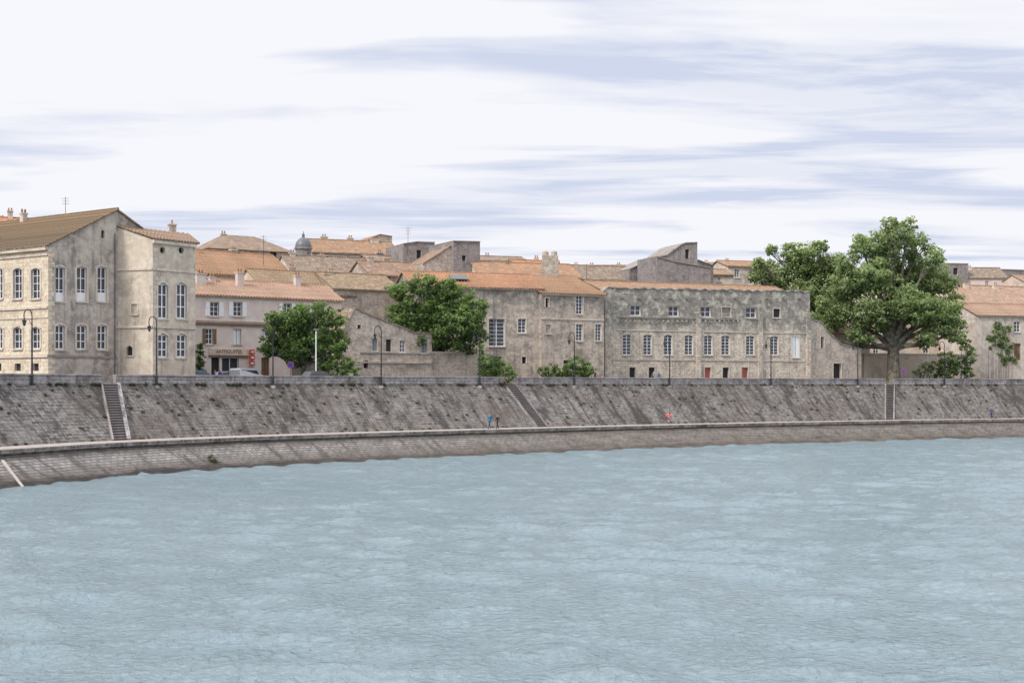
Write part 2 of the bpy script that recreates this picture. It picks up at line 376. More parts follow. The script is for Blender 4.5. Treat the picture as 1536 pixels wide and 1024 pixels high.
def sweep(name,prof,mats,srange=None,v0=0):
    mb=MB(); R=srange or sr; vc=[v0]
    for i in range(1,len(prof)): vc.append(vc[-1]+math.dist(prof[i],prof[i-1]))
    for a,b2 in zip(R[:-1],R[1:]):
        for i in range(len(prof)-1):
            o0,z0=prof[i];o1,z1=prof[i+1]
            mb.poly([S(a,o0,z0),S(b2,o0,z0),S(b2,o1,z1),S(a,o1,z1)],mats[i],[(a,vc[i]),(b2,vc[i]),(b2,vc[i+1]),(a,vc[i+1])])
    return mb.build(name)
def bankmat(name,kind):
    m,nt,b=new_mat(name); b.inputs['Roughness'].default_value=.9; b.inputs['Specular IOR Level'].default_value=.2
    uv=N(nt,'ShaderNodeUVMap').outputs[0]; sx=N(nt,'ShaderNodeSeparateXYZ'); L(nt,uv,sx.inputs[0])
    nz=N(nt,'ShaderNodeTexNoise',Scale=.9); L(nt,uv,nz.inputs['Vector'])
    wob=mix(nt,.14,uv,nz.outputs['Color'],'ADD')
    br=N(nt,'ShaderNodeTexBrick'); br.inputs['Scale'].default_value=1
    br.inputs['Brick Width'].default_value=.85; br.inputs['Row Height'].default_value=.42; br.inputs['Mortar Size'].default_value=.06; br.inputs['Mortar Smooth'].default_value=.5
    L(nt,wob,br.inputs['Vector'])
    if kind=='up':
        br.inputs['Color1'].default_value=(.215,.195,.183,1); br.inputs['Color2'].default_value=(.092,.084,.080,1); br.inputs['Mortar'].default_value=(.31,.29,.27,1)
        col=br.outputs[0]
        col=mix(nt,1.0,col,ramp(nt,noise(nt,uv,1.5,6,.8),[(.3,g(.38)),(.7,g(1.65))]),'MULTIPLY')
        col=mix(nt,ramp(nt,noise(nt,mapping(nt,uv,(.35,1,1)),.25,6,.7),[(.42,g(0)),(.62,g(.7))]),col,mix(nt,ramp(nt,noise(nt,uv,1.9,6,.8),[(.35,g(0)),(.65,g(1))]),(.062,.049,.043),(.215,.175,.15)))
        col=mix(nt,ramp(nt,noise(nt,mapping(nt,uv,(1.1,.16,1),(4,4,0)),.8,6,.7),[(.52,g(0)),(.68,g(.5))]),col,(.33,.31,.295))
        col=mix(nt,ramp(nt,noise(nt,mapping(nt,uv,(.9,.3,1),(9,9,0)),.45,6,.8),[(.49,g(0)),(.60,g(.8))]),col,(.052,.047,.044))
        col=mix(nt,ramp(nt,noise(nt,mapping(nt,uv,(1.6,.12,1),(23,1,0)),.9,5,.7),[(.53,g(0)),(.63,g(.7))]),col,(.055,.05,.047))
        col=mix(nt,ramp(nt,noise(nt,mapping(nt,uv,(1,1,1),(19,3,0)),1.2,6,.8),[(.62,g(0)),(.70,g(.4))]),col,(.08,.082,.045))
    else:
        br.inputs['Color1'].default_value=(.35,.33,.31,1); br.inputs['Color2'].default_value=(.26,.245,.23,1); br.inputs['Mortar'].default_value=(.14,.13,.12,1)
        col=mix(nt,1.0,br.outputs[0],ramp(nt,noise(nt,uv,1.2,6,.75),[(.3,g(.55)),(.7,g(1.35))]),'MULTIPLY')
        # v=0 at the water line, v=4.5 under the lip
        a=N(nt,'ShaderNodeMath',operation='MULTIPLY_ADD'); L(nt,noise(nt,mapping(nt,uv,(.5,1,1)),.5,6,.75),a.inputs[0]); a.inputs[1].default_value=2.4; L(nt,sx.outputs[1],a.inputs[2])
        mr=N(nt,'ShaderNodeMapRange'); L(nt,a.outputs[0],mr.inputs[0]); mr.inputs[1].default_value=2.5; mr.inputs[2].default_value=3.6; mr.inputs[3].default_value=.88; mr.inputs[4].default_value=0
        col=mix(nt,mr.outputs[0],col,mix(nt,ramp(nt,noise(nt,uv,2.2,6,.75),[(.35,g(0)),(.65,g(1))]),(.10,.085,.073),(.23,.20,.18)))
        m3=N(nt,'ShaderNodeMapRange'); L(nt,a.outputs[0],m3.inputs[0]); m3.inputs[1].default_value=1.6; m3.inputs[2].default_value=2.25; m3.inputs[3].default_value=.93; m3.inputs[4].default_value=0
        col=mix(nt,m3.outputs[0],col,(.042,.037,.034))
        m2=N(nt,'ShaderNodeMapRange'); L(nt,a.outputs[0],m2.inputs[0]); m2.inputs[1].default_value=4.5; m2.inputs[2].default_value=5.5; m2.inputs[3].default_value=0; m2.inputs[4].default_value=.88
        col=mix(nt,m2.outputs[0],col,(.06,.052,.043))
        col=mix(nt,ramp(nt,noise(nt,mapping(nt,uv,(.8,.12,1),(4,4,0)),.9,6,.7),[(.5,g(0)),(.61,g(.78))]),col,(.075,.067,.058))
        md=N(nt,'ShaderNodeMapRange'); L(nt,sx.outputs[0],md.inputs[0]); md.inputs[1].default_value=cum[88]; md.inputs[2].default_value=cum[128]; md.inputs[3].default_value=0; md.inputs[4].default_value=.65
        col=mix(nt,md.outputs[0],col,mix(nt,ramp(nt,noise(nt,mapping(nt,uv,(.4,1.2,1)),.9,6,.75),[(.35,g(0)),(.65,g(1))]),(.07,.058,.048),(.22,.19,.165)))
    L(nt,col,b.inputs['Base Color'])
    h=N(nt,'ShaderNodeMath',operation='SUBTRACT'); L(nt,noise(nt,uv,2.2,4,.7),h.inputs[0]); L(nt,br.outputs['Fac'],h.inputs[1])
    bump(nt,b,h.outputs[0],.9,.16); return m
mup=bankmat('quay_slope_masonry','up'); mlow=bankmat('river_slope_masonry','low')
mpath=stone('path_concrete',(.41,.37,.32),(.34,.31,.275),(.3,.28,.25),(.20,.18,.15),.45,plaster=True,seed=14,gain=1)
mlip=stone('path_lip',(.34,.31,.27),(.25,.23,.20),(.1,.09,.08),(.05,.046,.04),.9,1.6,.5,.04,seed=15,gain=1)
mcop=stone('parapet_stone',(.37,.35,.325),(.27,.255,.24),(.13,.125,.115),(.085,.08,.075),.75,1.4,.45,.03,seed=16,gain=1)
masph,nt,b=new_mat('asphalt'); co=N(nt,'ShaderNodeTexCoord').outputs['Object']; L(nt,ramp(nt,noise(nt,co,2,5),[(.3,(.045,.045,.047)),(.7,(.075,.073,.07))]),b.inputs['Base Color']); b.inputs['Roughness'].default_value=.9
O1,O2,O3=3.9,6.9,12.2
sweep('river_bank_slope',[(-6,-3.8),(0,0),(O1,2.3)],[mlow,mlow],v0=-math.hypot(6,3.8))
sweep('towpath',[(O1,2.3),(O1,2.45),(O1-.2,2.45),(O1-.2,2.78),(O1+.15,2.8),(O2,2.82)],[mlip,mlip,mlip,mpath,mpath])
sweep('quay_slope',[(O2,2.82),(O3,8.05),(O3+.02,G)],[mup,mup])
mb=MB()
far=[O3+.02,O3+.55,O3+9,O3+30,O3+150,O3+600,4000]
for a,b2 in zip(sr[:-1],sr[1:]):
    for i in range(len(far)-1):
        mb.poly([S(a,far[i],G),S(b2,far[i],G),S(b2,far[i+1],G),S(a,far[i+1],G)],masph)
mb.build('street')
sweep('pavement',[(O3+.45,G+.004),(O3+.45,G+.13),(O3+2.2,G+.13),(O3+2.2,G+.004)],[mpath]*3)
stair_px=[(164,178,1.6),(764,812,1.5),(1335,1333,1.5)]
stairs=[(s_at(a,O3),s_at(b2,O2),w) for a,b2,w in stair_px]
gaps=[(st[0]-.8,st[0]+.8) for st in stairs]
segs=[]; cur=20.
for a,b2 in gaps: segs.append((cur,a)); cur=b2
segs.append((cur,cum[-1]-20))
for a,b2 in segs:
    R=[a]; 
    while R[-1]<b2-3: R.append(R[-1]+(2.5 if R[-1]<450 else 20))
    R.append(b2)
    mb=MB(); P=[(O3+.02,G-.1),(O3+.02,8.92),(O3-.06,8.92),(O3-.06,9.08),(O3+.5,9.1),(O3+.5,8.92),(O3+.42,8.92),(O3+.42,G)]
    vc=[0]
    for i in range(1,len(P)): vc.append(vc[-1]+math.dist(P[i],P[i-1]))
    for x,y in zip(R[:-1],R[1:]):
        for i in range(len(P)-1):
            mb.poly([S(x,*P[i]),S(y,*P[i]),S(y,*P[i+1]),S(x,*P[i+1])],mcop,[(x,vc[i]),(y,vc[i]),(y,vc[i+1]),(x,vc[i+1])])
    for x in (R[0],R[-1]): mb.poly([S(x,*p) for p in P],mcop)
    mb.build('parapet_wall')
mst=stone('stair_stone',(.30,.275,.25),(.23,.21,.19),(.2,.18,.16),(.09,.085,.078),.55,plaster=True,seed=17,gain=1)
mri=stone('stair_riser',(.095,.088,.08),(.07,.064,.058),(.2,.18,.16),(.04,.038,.034),.5,plaster=True,seed=18,gain=1)
for si,(st,sb,w) in enumerate(stairs):
    B=Bld('stone_staircase'); n=22
    for k in range(n):
        t0=k/n;t1=(k+1)/n; z1=2.82+(G-2.82)*t1; z0=2.82+(G-2.82)*t0
        o0=O2+(O3-O2)*t0-.12; o1=O2+(O3-O2)*t1+.1; s0=sb+(st-sb)*t0
        a=[S(s0-w/2,o0,z0-.3),S(s0+w/2,o0,z0-.3),S(s0+w/2,o1,z0-.3),S(s0-w/2,o1,z0-.3)]
        u=[Vector((p.x,p.y,z1)) for p in a]; nz_=.1
        dn=Vector((0,0,-nz_)); fo=(a[0]-a[3]).normalized()*.05
        B['steps'].poly([a[0],a[1],u[1]+dn,u[0]+dn],mri); B['steps'].poly(u[2:]+[u[0]+fo,u[1]+fo],mst)
        B['steps'].poly([u[0]+dn+fo,u[1]+dn+fo,u[1]+fo,u[0]+fo],mst); B['steps'].poly([u[0]+dn,u[1]+dn,u[1]+dn+fo,u[0]+dn+fo],mri)
        B['steps'].poly([a[1],a[2],u[2],u[1]],mst); B['steps'].poly([a[3],a[0],u[0],u[3]],mst)
    for sgn,ww in ((-1,.18),(1,.40 if si==0 else .22)):
        c0=S(sb+sgn*(w/2+ww/2),O2-.25,0); c1=S(st+sgn*(w/2+ww/2),O3-.05,0)
        d=(c1-c0).normalized(); sd=Vector((d.y,-d.x,0))*ww
        q=[c0-sd/2+Vector((0,0,2.95)),c0+sd/2+Vector((0,0,2.95)),c1+sd/2+Vector((0,0,G+.12)),c1-sd/2+Vector((0,0,G+.12))]
        slab(B['side_ramp'],q,mst if not(sgn>0 and si==0) else mcop,.5,mst)
        B['side_ramp'].poly([q[0],q[0]-Vector((0,0,.5)),q[1]-Vector((0,0,.5)),q[1]],mst)
    B.finish()
B=MB(); a=S(s_at(4,3.0),3.0,1.85); c=S(s_at(34,0),.0,-.1); sd=Vector((.11,.05,0)); B.box(a-sd,2*sd,c-a,(0,0,.14),mpath); B.build('mooring_ramp')

# ------------------------------------------------------------------ water: real chop in the mesh, fine ripples in the bump
m,nt,b=new_mat('river_water'); b.inputs['Roughness'].default_value=.14; b.inputs['IOR'].default_value=1.33
co=N(nt,'ShaderNodeTexCoord').outputs['Object']
big=noise(nt,mapping(nt,co,(.02,.05,1)),1,4,.6)
L(nt,ramp(nt,big,[(.35,(.19,.258,.285)),(.65,(.225,.295,.325))]),b.inputs['Base Color'])
w2=noise(nt,mapping(nt,co,(2.6,2.6,1)),1.0,4,.65,.5)
bump(nt,b,w2,1.0,.3)
x0,x1,y0,y1,st_=-64,130,26,262,.36
xs=np.arange(x0,x1,st_); ys=np.arange(y0,y1,st_); X,Y=np.meshgrid(xs,ys); Z=np.zeros_like(X)
for _ in range(70):
    lam=.95*math.exp(rng.uniform(0,1.9)); th=rng.normal()*.75+1.25; k_=2*math.pi/lam; ph=rng.uniform(0,6.28)
    wx=rng.uniform(-.12,.12); wy=rng.uniform(-.12,.12)
    env=.5+.5*np.sin(X*rng.uniform(-.5,.5)+Y*rng.uniform(-.5,.5)+rng.uniform(0,6))
    Z+=env*lam*.0066*np.sin(k_*(X*math.cos(th)+Y*math.sin(th))+ph+1.5*np.sin(X*wx+Y*wy))
gust=.95+.12*np.sin(X*.031+Y*.07+1)*np.sin(Y*.045-X*.013)+.1*np.sin(X*.11+Y*.19)
Z*=np.clip(gust,.75,1.2)
V=np.stack([X,Y,Z],-1).reshape(-1,3); ny,nx=X.shape
idx=np.arange(ny*nx).reshape(ny,nx); F_=np.stack([idx[:-1,:-1],idx[:-1,1:],idx[1:,1:],idx[1:,:-1]],-1).reshape(-1)
me=bpy.data.meshes.new('river_water'); me.vertices.add(len(V)); me.vertices.foreach_set('co',V.ravel()); nf=len(F_)//4
me.loops.add(nf*4); me.loops.foreach_set('vertex_index',F_); me.polygons.add(nf); me.polygons.foreach_set('loop_start',np.arange(nf)*4); me.polygons.foreach_set('loop_total',np.full(nf,4))
me.polygons.foreach_set('use_smooth',np.ones(nf,bool)); me.materials.append(m); me.update(); me.validate()
wo=bpy.data.objects.new('river_water',me); sc.collection.objects.link(wo)
mb=MB()
for a,c,d,e_ in ((-60,-3000,4000,y0+.2),(x1-.6,y0+.2,4000,1200)):
    mb.poly([(a,c,0),(d,c,0),(d,e_,0),(a,e_,0)],m)
mb.build('outer_water',wo)

# ------------------------------------------------------------------ left corner building
B=Bld('riverside_mansion')
A0=Vector(W(72,0,146)); A0.z=0
gd=Vector((.6,.8,0)); bd=Vector((-.8,.6,0))
def facd(A,Bv):
    F=Fac(0,100,1,100); F.A=Vector(A); F.B=Vector(Bv); F.set(); return F
k=(175-768)/FX; Lg=(k*A0.y-A0.x)/(gd.x-k*gd.y)
Fg=facd(A0,A0+gd*Lg)
zE=CZ+(578-368)/FX*146; zR=CZ+(578-316)/FX*(A0+gd*Lg).y
ws=[]
for a,c in ((83,97),(115,130),(146,160)):
    ws.append(win(Fg,a,c,400,452,arch=.12,sur=.22,rows=3,lowpanel=.26,fw=.1)); ws.append(win(Fg,a,c,487,524,arch=.12,sur=.22,rows=3,fw=.12))
ws.append(win(Fg,152,157,345,357,s='dark',arch=.3,sill=0))
wall(B,Fg,[(0,zE),(Fg.L,zR)],ws,M['gable'],part='gable_wall')
Fb=facd(A0+bd*26,A0)
ws=[]
for a,c in ((-35,-22),(-8,4),(20,33),(47,60)):
    ws.append(win(Fb,a,c,402,448,arch=.15,sur=.3,rows=4)); ws.append(win(Fb,a,c,490,523,arch=.2,sur=.3,rows=3))
    ws.append(win(Fb,a+2,c-2,545,556,s='dark',sill=0))
wall(B,Fb,[(0,zE),(Fb.L,zE)],ws,M['beige'],part='river_facade')
for py,h,o in ((384,.25,.12),(376,.35,.35),(463,.25,.15),(477,.12,.08),(536,.3,.15)):
    z=Fb.uz(60,py)[1]; strip(B,Fb,z,h,o,0,Fb.L+.0,M['trim'])
strip(B,Fg,Fg.uz(75,536)[1],.25,.08,0,Fg.L,M['dtrim'])
for kq in range(30):
    z=G+kq*.5
    if z<zE-.6: B['quoins'].box(Fg.w(0,z,-.01),Fg.d*(.5 if kq%2 else .8),Fg.n*.05,(0,0,.46),M['beige'])
up=Vector((0,0,.2)); bk=bd*26
e0=Fg.w(0,zE)-gd*.4-Vector((0,0,.2)); r0=Fg.w(Fg.L,zR)
q=[e0+bk+up,e0-bd*.25+up,r0-bd*.25+up,r0+bk+up]; slab(B['roof'],q,M['t2']); covers(B['roof'],q,M['t2'])
B['roof'].tube([r0-bd*.25+up,r0+bk+up],[.16,.16],M['t2'],6)
rb=r0+gd*Lg; rb.z=zE; slab(B['roof'],[rb-bd*.2+up,rb+bk+up,r0+bk+up,r0-bd*.2+up+Vector((0,0,.003))],M['t2'])
B['side_walls'].poly([Fg.w(Fg.L,G),Fg.w(Fg.L,G)+gd*Lg,rb,r0],M['gable'])
for (t,b_,h,w) in ((2.0,13,1.9,.7),(5.5,19,1.7,.9),(8,16,1.6,.6),(3,22,2.2,.9)):
    p=Fg.w(t,zE+(zR-zE)*t/Fg.L)+bd*b_; chimney(B,(p.x,p.y,p.z-.6),w,.6,h,M['old'],.9)
p=r0+bd*9; ant=B['antenna']; ant.tube([p,p+Vector((0,0,2.2))],[.03,.03],M['iron'],5)
for q in (1.4,1.7,2.0): ant.box(p+Vector((-.4,0,q)),(.8,0,0),(0,.03,0),(0,0,.03),M['iron'])
B['drainpipe'].tube([Fg.w(Fg.L-.3,G,.12),Fg.w(Fg.L-.3,zR-2.5,.12)],[.06,.06],M['zinc'],6)
B.finish()
B=Bld('riverside_townhouse')
P0=W(175,0,153);P1=W(229,0,151.5);P2=W(293,0,156.5)
for p in(P0,P1,P2): p.z=0
F1=facd(P0,P1);F2=facd(P1,P2)
zc=CZ+(578-363)/FX*154; zl=CZ+(578-340)/FX*153
wall(B,F1,[(0,zl),(F1.L,zc)],[win(F1,190,199,518,533,arch=.4,sur=.18,s='dark'),win(F1,197,206,456,471,s='blind',sur=.12,dep=.12)],M['tower'],part='west_wall')
ws=[]
for a,c in ((237,252),(265,280)):
    ws.append(win(F2,a,c,424,478,arch=.25,sur=.22,rows=3,fw=.15)); ws.append(win(F2,a,c,500,536,arch=.2,sur=.22,rows=3,fw=.15))
    ws.append(win(F2,a+3,c-4,371,380,s='dark',round=1,sill=0,dep=.4))
wall(B,F2,[(0,zc),(F2.L,zc)],ws,M['tower'],part='river_wall')
for F,u1 in ((F1,F1.L),(F2,F2.L)):
    for py,h,o in ((406,.22,.12),(492,.26,.16)): strip(B,F,CZ+(578-py)/FX*152.5,h,o,0,u1,M['trim'])
strip(B,F2,zc-.35,.35,.25,0,F2.L,M['trim'])
for kq in range(29):
    z=G+kq*.5
    if z<zc-1.: B['quoins'].box(F2.w(0,z,-.01),F2.d*(.45 if kq%2 else .7),F2.n*.05,(0,0,.46),M['trim'])
E0=F2.w(0,zc+.15,.3);E1=F2.w(F2.L+.3,zc+.15,.3);R0=F1.w(0,zl+.15,.1)
q=[E0,E1,R0+(E1-E0)*1.6,R0]; slab(B['roof'],q,M['t3']); covers(B['roof'],q,M['t3'])
bk2=-F2.n*9
B['side_walls'].poly([F2.w(F2.L,G),F2.w(F2.L,G)+bk2,F2.w(F2.L,zc)+bk2,F2.w(F2.L,zc)],M['tower'])
B['side_walls'].poly([F1.w(0,G),F1.w(0,zl),F1.w(0,zl)+bk2,F1.w(0,G)+bk2],M['gable'])
slab(B['roof'],[E1+Vector((0,0,-.02)),E1+bk2,R0+(E1-E0)*1.6+bk2*.3,R0+(E1-E0)*1.6],M['t3'])
q=W(258,338,160); chimney(B,(q.x,q.y,q.z-2.2),.8,.7,2.2,M['old'],.5,1)
B.finish()

# ------------------------------------------------------------------ antiques shop house
sh=dict(open=M['white'],rows=3,sur=.1)
B,F=house('antiques_shop_house',293,171,512,184,446,424,9,'gx',M['pink'],M['t4'],
 wins=[(315,328,453,474,sh),(350,363,453,474,sh),(425,437,455,475,sh),(470,481,456,476,sh),
 (309,319,493,516,dict(open=M['wood'],rows=3)),(350,362,493,516,dict(s='white')),(392,402,494,517,dict(s='white')),
 (317,329,536,571,dict(s='dark',sill=0)),(333,358,536,571,dict(rows=1,sill=0)),(392,404,536,571,dict(s='wood',sill=0))],
 chim=((377,410,2.6,.9,3),(318,412,2.2,1.3,3),(341,417,1.8,.8,4),(470,415,2.,.8,4)),ribs=True)
strip(B,F,F.uz(340,488)[1],.3,.25,0,F.L,M['wood']); strip(B,F,F.uz(340,482)[1],.12,.12,0,F.L,M['trim'])
u0,z=F.uz(313,532);u1,_=F.uz(372,532)
B['shop_sign'].box(F.w(u0,z,.02),F.d*(u1-u0),F.n*.12,(0,0,.75),M['old2'])
B['shopfront_lintel'].box(F.w(u0,z-.25,.02),F.d*(u1-u0),F.n*.2,(0,0,.2),M['wood'])
u,z=F.uz(377,548); 
for i,dz in enumerate((0,.7,1.4)): B['hanging_sign'].box(F.w(u-.3,z+dz,.05),F.d*.6,F.n*.3,(0,0,.55),M['red'])
for i in range(3): B['hanging_sign'].box(F.w(u-.18,z+.18+i*.7,.352),F.d*.36,F.n*.01,(0,0,.18),M['white'])
B['balcony_rail'].box(F.w(F.L*.45,F.uz(400,520)[1],.02),F.d*3,F.n*.5,(0,0,.08),M['dtrim'])
e=B.finish()
tc=bpy.data.curves.new('sign_letters','FONT'); tc.body='ANTIQUITES'; tc.size=.62; tc.extrude=.02; tc.align_x='CENTER'; tc.align_y='CENTER'
to=bpy.data.objects.new('sign_letters',tc); sc.collection.objects.link(to); um=(u0+u1)/2; to.location=F.w(um,F.uz(340,532)[1]+.38,.16)
to.rotation_euler=(math.pi/2,0,math.atan2(F.d.y,F.d.x)); tc.materials.append(M['wood']); to.parent=e

# ------------------------------------------------------------------ ruin, garden wall, priory
dk=dict(s='dark',sill=0,dep=.5,sur=.12)
B,F=house('stone_gable_barn',512,177,648,184,0,0,6,'prof',M['ruin'],M['t3'],prof=[(512,500),(533,463),(560,475),(610,494),(620,499),(648,500)],
 wins=[(558,566,508,526,dict(s='blue')),(579,587,509,527,dict(s='dark',rows=3)),(600,608,510,528,dict(rows=3)),(632,641,509,529,dict(s='blue')),(536,541,487,493,dk),(545,552,540,552,dk)])
strip(B,F,F.uz(600,531)[1],.18,.12,F.uz(540,531)[0],F.L,M['dtrim'])
strip(B,F,F.uz(600,545)[1],.25,.18,0,F.L,M['ruin'],'plinth'); B.finish()
B,F=house('garden_wall',648,184.2,738,189,530,530,.5,'flat',M['ruin'],M['trim']); B.finish()
B,F=house('garden_wall',440,171,540,177,546,546,.4,'flat',M['old'],M['trim']); B.finish()
B,F=house('priory_wing',620,193,812,199,431,411,11,'gx',M['ddd'],M['t1'],ribs=True,
 wins=[(700,706,455,468,dk),(733,757,478,519,dict(rows=7,sur=.15)),(777,789,478,499,dict(rows=4,sur=.15)),(740,752,535,570,dict(s='dark',sill=0)),(783,789,535,545,dk)])
q=B['skylight']; u,z=F.uz(683,424); q.box(F.w(u,z+.55,-1.6),F.d*2.4,-F.n*1.8+Vector((0,0,.75)),(0,0,.12),M['glass'])
for uu in (.25*F.L,.62*F.L): B['drainpipe'].tube([F.w(uu,G,.15),F.w(uu,F.uz(700,433)[1],.15)],[.07,.07],M['zinc'],6)
B.finish()
B,F=house('priory_pavilion',812,198.2,906,203,441,415,9,'shed',M['ddd'],M['t1'],ribs=True,
 wins=[(864,874,443.5,471,dict(rows=5,sur=.15)),(864,874,486,511,dict(rows=5,sur=.15)),(893,902,486,511,dict(rows=5,sur=.15)),(818,823,447,461,dk),(819,826,487,500,dict(s='blind',dep=.15)),(845,853,540,571,dk)])
strip(B,F,F.uz(860,480)[1],.2,.1,0,F.L,M['trim']); B.finish()
prof=[(905,437),(912,431),(925,432)]
x=940
while x<1205:
    prof+= [(x,431.5+(x-925)*.018+random.uniform(-.8,.8)),(x+6,433.2+(x-925)*.018+random.uniform(-1.2,1.2))]; x+=13
prof+=[(1215,437)]
ws=[]
for a in (946,1003,1051,1119): ws.append((a,a+15,458+(a-946)*.02,473+(a-946)*.02,dict(rows=2,sur=.15,surm=M['dtrim'])))
ws.append((1083,1096,461,475,dict(s='blind',dep=.2,sur=.12)))
ws.append((1160,1170,463,476,dict(s='dark',dep=.2,sur=.12)))
for a in (934,965,996,1027,1056,1082,1119,1155): ws.append((a,a+12.5,501+(a-934)*.012,532,dict(rows=6,sur=.16,dep=.22,arch=.15)))
ws.append((1188,1199,504,536,dict(s='white',sur=.16,dep=.12)))
for a,st in ((944,'dark'),(973,'dark'),(1057,'red'),(1084,'dark'),(1113,'red')): ws.append((a,a+9,551,571,dict(s=st,sur=.25,sill=0)))
B,F=house('priory_museum',905,205.5,1215,220.5,0,0,1.1,'prof',M['museum'],M['dtrim'],prof=prof,wins=ws)
strip(B,F,F.uz(1060,498)[1],.14,.1,F.uz(925,0)[0],F.L,M['trim']); strip(B,F,F.uz(1060,541)[1],.16,.1,0,F.L,M['trim'])
strip(B,F,F.uz(1060,479)[1],.18,.16,F.uz(925,0)[0],F.uz(1110,0)[0],M['dtrim'])
for a in range(930,1108,7):
    u,z=F.uz(a,480); B['corbels'].box(F.w(u,z-.32,0),F.d*.26,F.n*.2,(0,0,.34),M['museum'])
for a in range(932,1210,24):
    u,z=F.uz(a,447); B['corbels'].box(F.w(u,z-.1,0),F.d*.4,F.n*.3,(0,0,.3),M['dtrim'])
for a in (1047,1140,1212): 
    u,_=F.uz(a,447); B['buttress'].box(F.w(u-.4,G,0),F.d*.8,F.n*.25,(0,0,F.uz(a,470)[1]-G),M['museum'])
u,z=F.uz(906,440); B['buttress'].box(F.w(0.0,G,0),F.d*1.0,F.n*.5,(0,0,z-G-1),M['museum'])
B.finish()
B,F=house('museum_rear_range',905,208.5,1195,222,440,427,12,'gx',M['museum'],M['t1']); B.finish()
B,F=house('museum_courtyard_wall',1215,220.6,1292,226,0,0,.7,'prof',M['ruin'],M['dtrim'],prof=[(1215,478),(1232,483),(1243,500),(1262,516),(1292,524)],wins=[(1231,1236,505,522,dk),(1250,1262,545,571,dk)]); B.finish()
B,F=house('courtyard_house',1250,232,1305,236,500,485,8,'gx',M['old2'],M['t2'],wins=[(1262,1270,530,550,dict(rows=3)),(1280,1288,530,550,dict(s='white'))]); B.finish()

# ------------------------------------------------------------------ old town behind
H=lambda *a,**k: house(*a,**k)[0].finish()
op=dict(s='dark',sill=0,dep=.3); wp=dict(rows=3,dep=.2); bs=dict(s='blue')
H('old_town_house',300,188,442,198,413,379,12,'gx',M['ruin'],M['t1'],wins=[(425,433,418,428,wp)],chim=((385,376,1.8,1.,6),(330,384,1.6,.8,5)),ribs=True)
H('old_town_house',312,215,437,222,376,354,10,'hip',M['ruin'],M['t3'],wins=[(345,356,379,388,op),(375,388,378,388,op),(405,415,378,387,op)],chim=((352,352,1.6,.8,5),))
H('old_town_house',400,186,530,194,441,408,11,'gx',M['old2'],M['t2'],chim=((470,402,1.8,1.,6),(510,412,1.5,.7,4)),ribs=True)
H('old_town_house',500,192,602,198,434,412,10,'gx',M['ruin'],M['t2'],chim=((522,408,1.5,.8,5),))
H('old_town_house',440,212,560,218,411,386,10,'gx',M['old'],M['t3'],wins=[(455,461,414,422,wp),(475,481,414,422,wp),(540,546,413,421,wp)],chim=((455,380,2.,.9,5),(500,384,2,1.2,5)))
H('old_town_house',555,208,632,212,413,394,9,'gx',M['ruin'],M['t3'],wins=[(580,586,415,424,op)],chim=((600,388,2.,.9,5),(572,386,2,.9,4)))
H('old_town_house',560,222,612,225,398,384,8,'gx',M['grey'],M['t3'],chim=((585,380,2,1.,4),))
H('old_town_house',468,240,600,246,380,362,11,'gx',M['old'],M['t1'],wins=[(495,501,383,391,wp),(520,526,383,391,wp)],chim=((500,356,2,1.2,6),(540,358,2,1.,6),(575,360,2,1.4,5)))
H('stone_belvedere',552,252,588,254,0,0,8,'prof',M['ruin'],M['t1'],prof=[(552,360),(570,352),(588,355)],wins=[(566,575,362,370,op)])
H('stone_tower',605,222,652,224,0,0,9,'prof',M['grey'],M['dtrim'],prof=[(605,366),(625,363),(652,364)],wins=[(625,632,375,388,op)],chim=())
H('stone_tower',634,214,681,216,0,0,9,'prof',M['ruin'],M['t3'],prof=[(634,396),(681,366)])
H('stone_tower',680,215,720,217,0,0,10,'prof',M['grey'],M['dtrim'],prof=[(680,362),(720,363)],wins=[(693,699,383,391,op)])
H('old_town_house',722,240,795,243,392,386,9,'gx',M['old'],M['t3'],wins=[(745,751,396,405,wp)],chim=((745,384,1.6,.7,5),))
H('old_town_house',722,212,870,217,415,396,10,'gx',M['old2'],M['t1'],chim=((760,396,1.4,.8,5),))
H('old_town_house',780,222,845,225,400,392,8,'gx',M['ruin'],M['t1'])
H('old_town_house',862,238,958,242,419,400,10,'gx',M['ruin'],M['t3'],wins=[(900,906,420,428,wp)],chim=((905,399,1.2,.8,5),))
H('stone_keep',944,240,1046,244,0,0,9,'prof',M['grey'],M['dtrim'],prof=[(944,404),(985,386),(1000,383),(1022,367),(1029,364.5),(1046,364)],wins=[(1028,1034,374,388,op)])
H('stone_keep',1046,243,1070,245,0,0,8,'prof',M['grey'],M['dtrim'],prof=[(1046,390),(1070,399)])
H('old_town_house',985,232,1066,235,0,0,8,'prof',M['grey'],M['dtrim'],prof=[(985,385),(1010,392),(1066,402)])
H('old_town_house',1064,250,1100,251,412,405,8,'gx',M['old'],M['t2'],wins=[(1076,1081,415,422,wp)])
H('old_town_house',1092,262,1168,265,400,393,9,'gx',M['old'],M['t2'],wins=[(1102,1109,404,416,wp),(1125,1132,404,416,wp)],chim=((1108,392,1.6,.8,5),))
H('amphitheatre_wall',1400,330,1560,340,404,404,10,'flat',M['grey'],M['dtrim'],wins=[(1424,1430,410,420,op),(1449,1455,410,420,op),(1490,1497,410,420,op)])
H('stone_tower',1418,325,1452,326,396,396,10,'flat',M['grey'],M['dtrim'],wins=[(1430,1437,402,412,op)])
H('old_town_house',1440,262,1590,270,455,430,12,'gx',M['old2'],M['t4'],chim=((1475,426,2,1,5),(1520,428,2,1.2,5)))
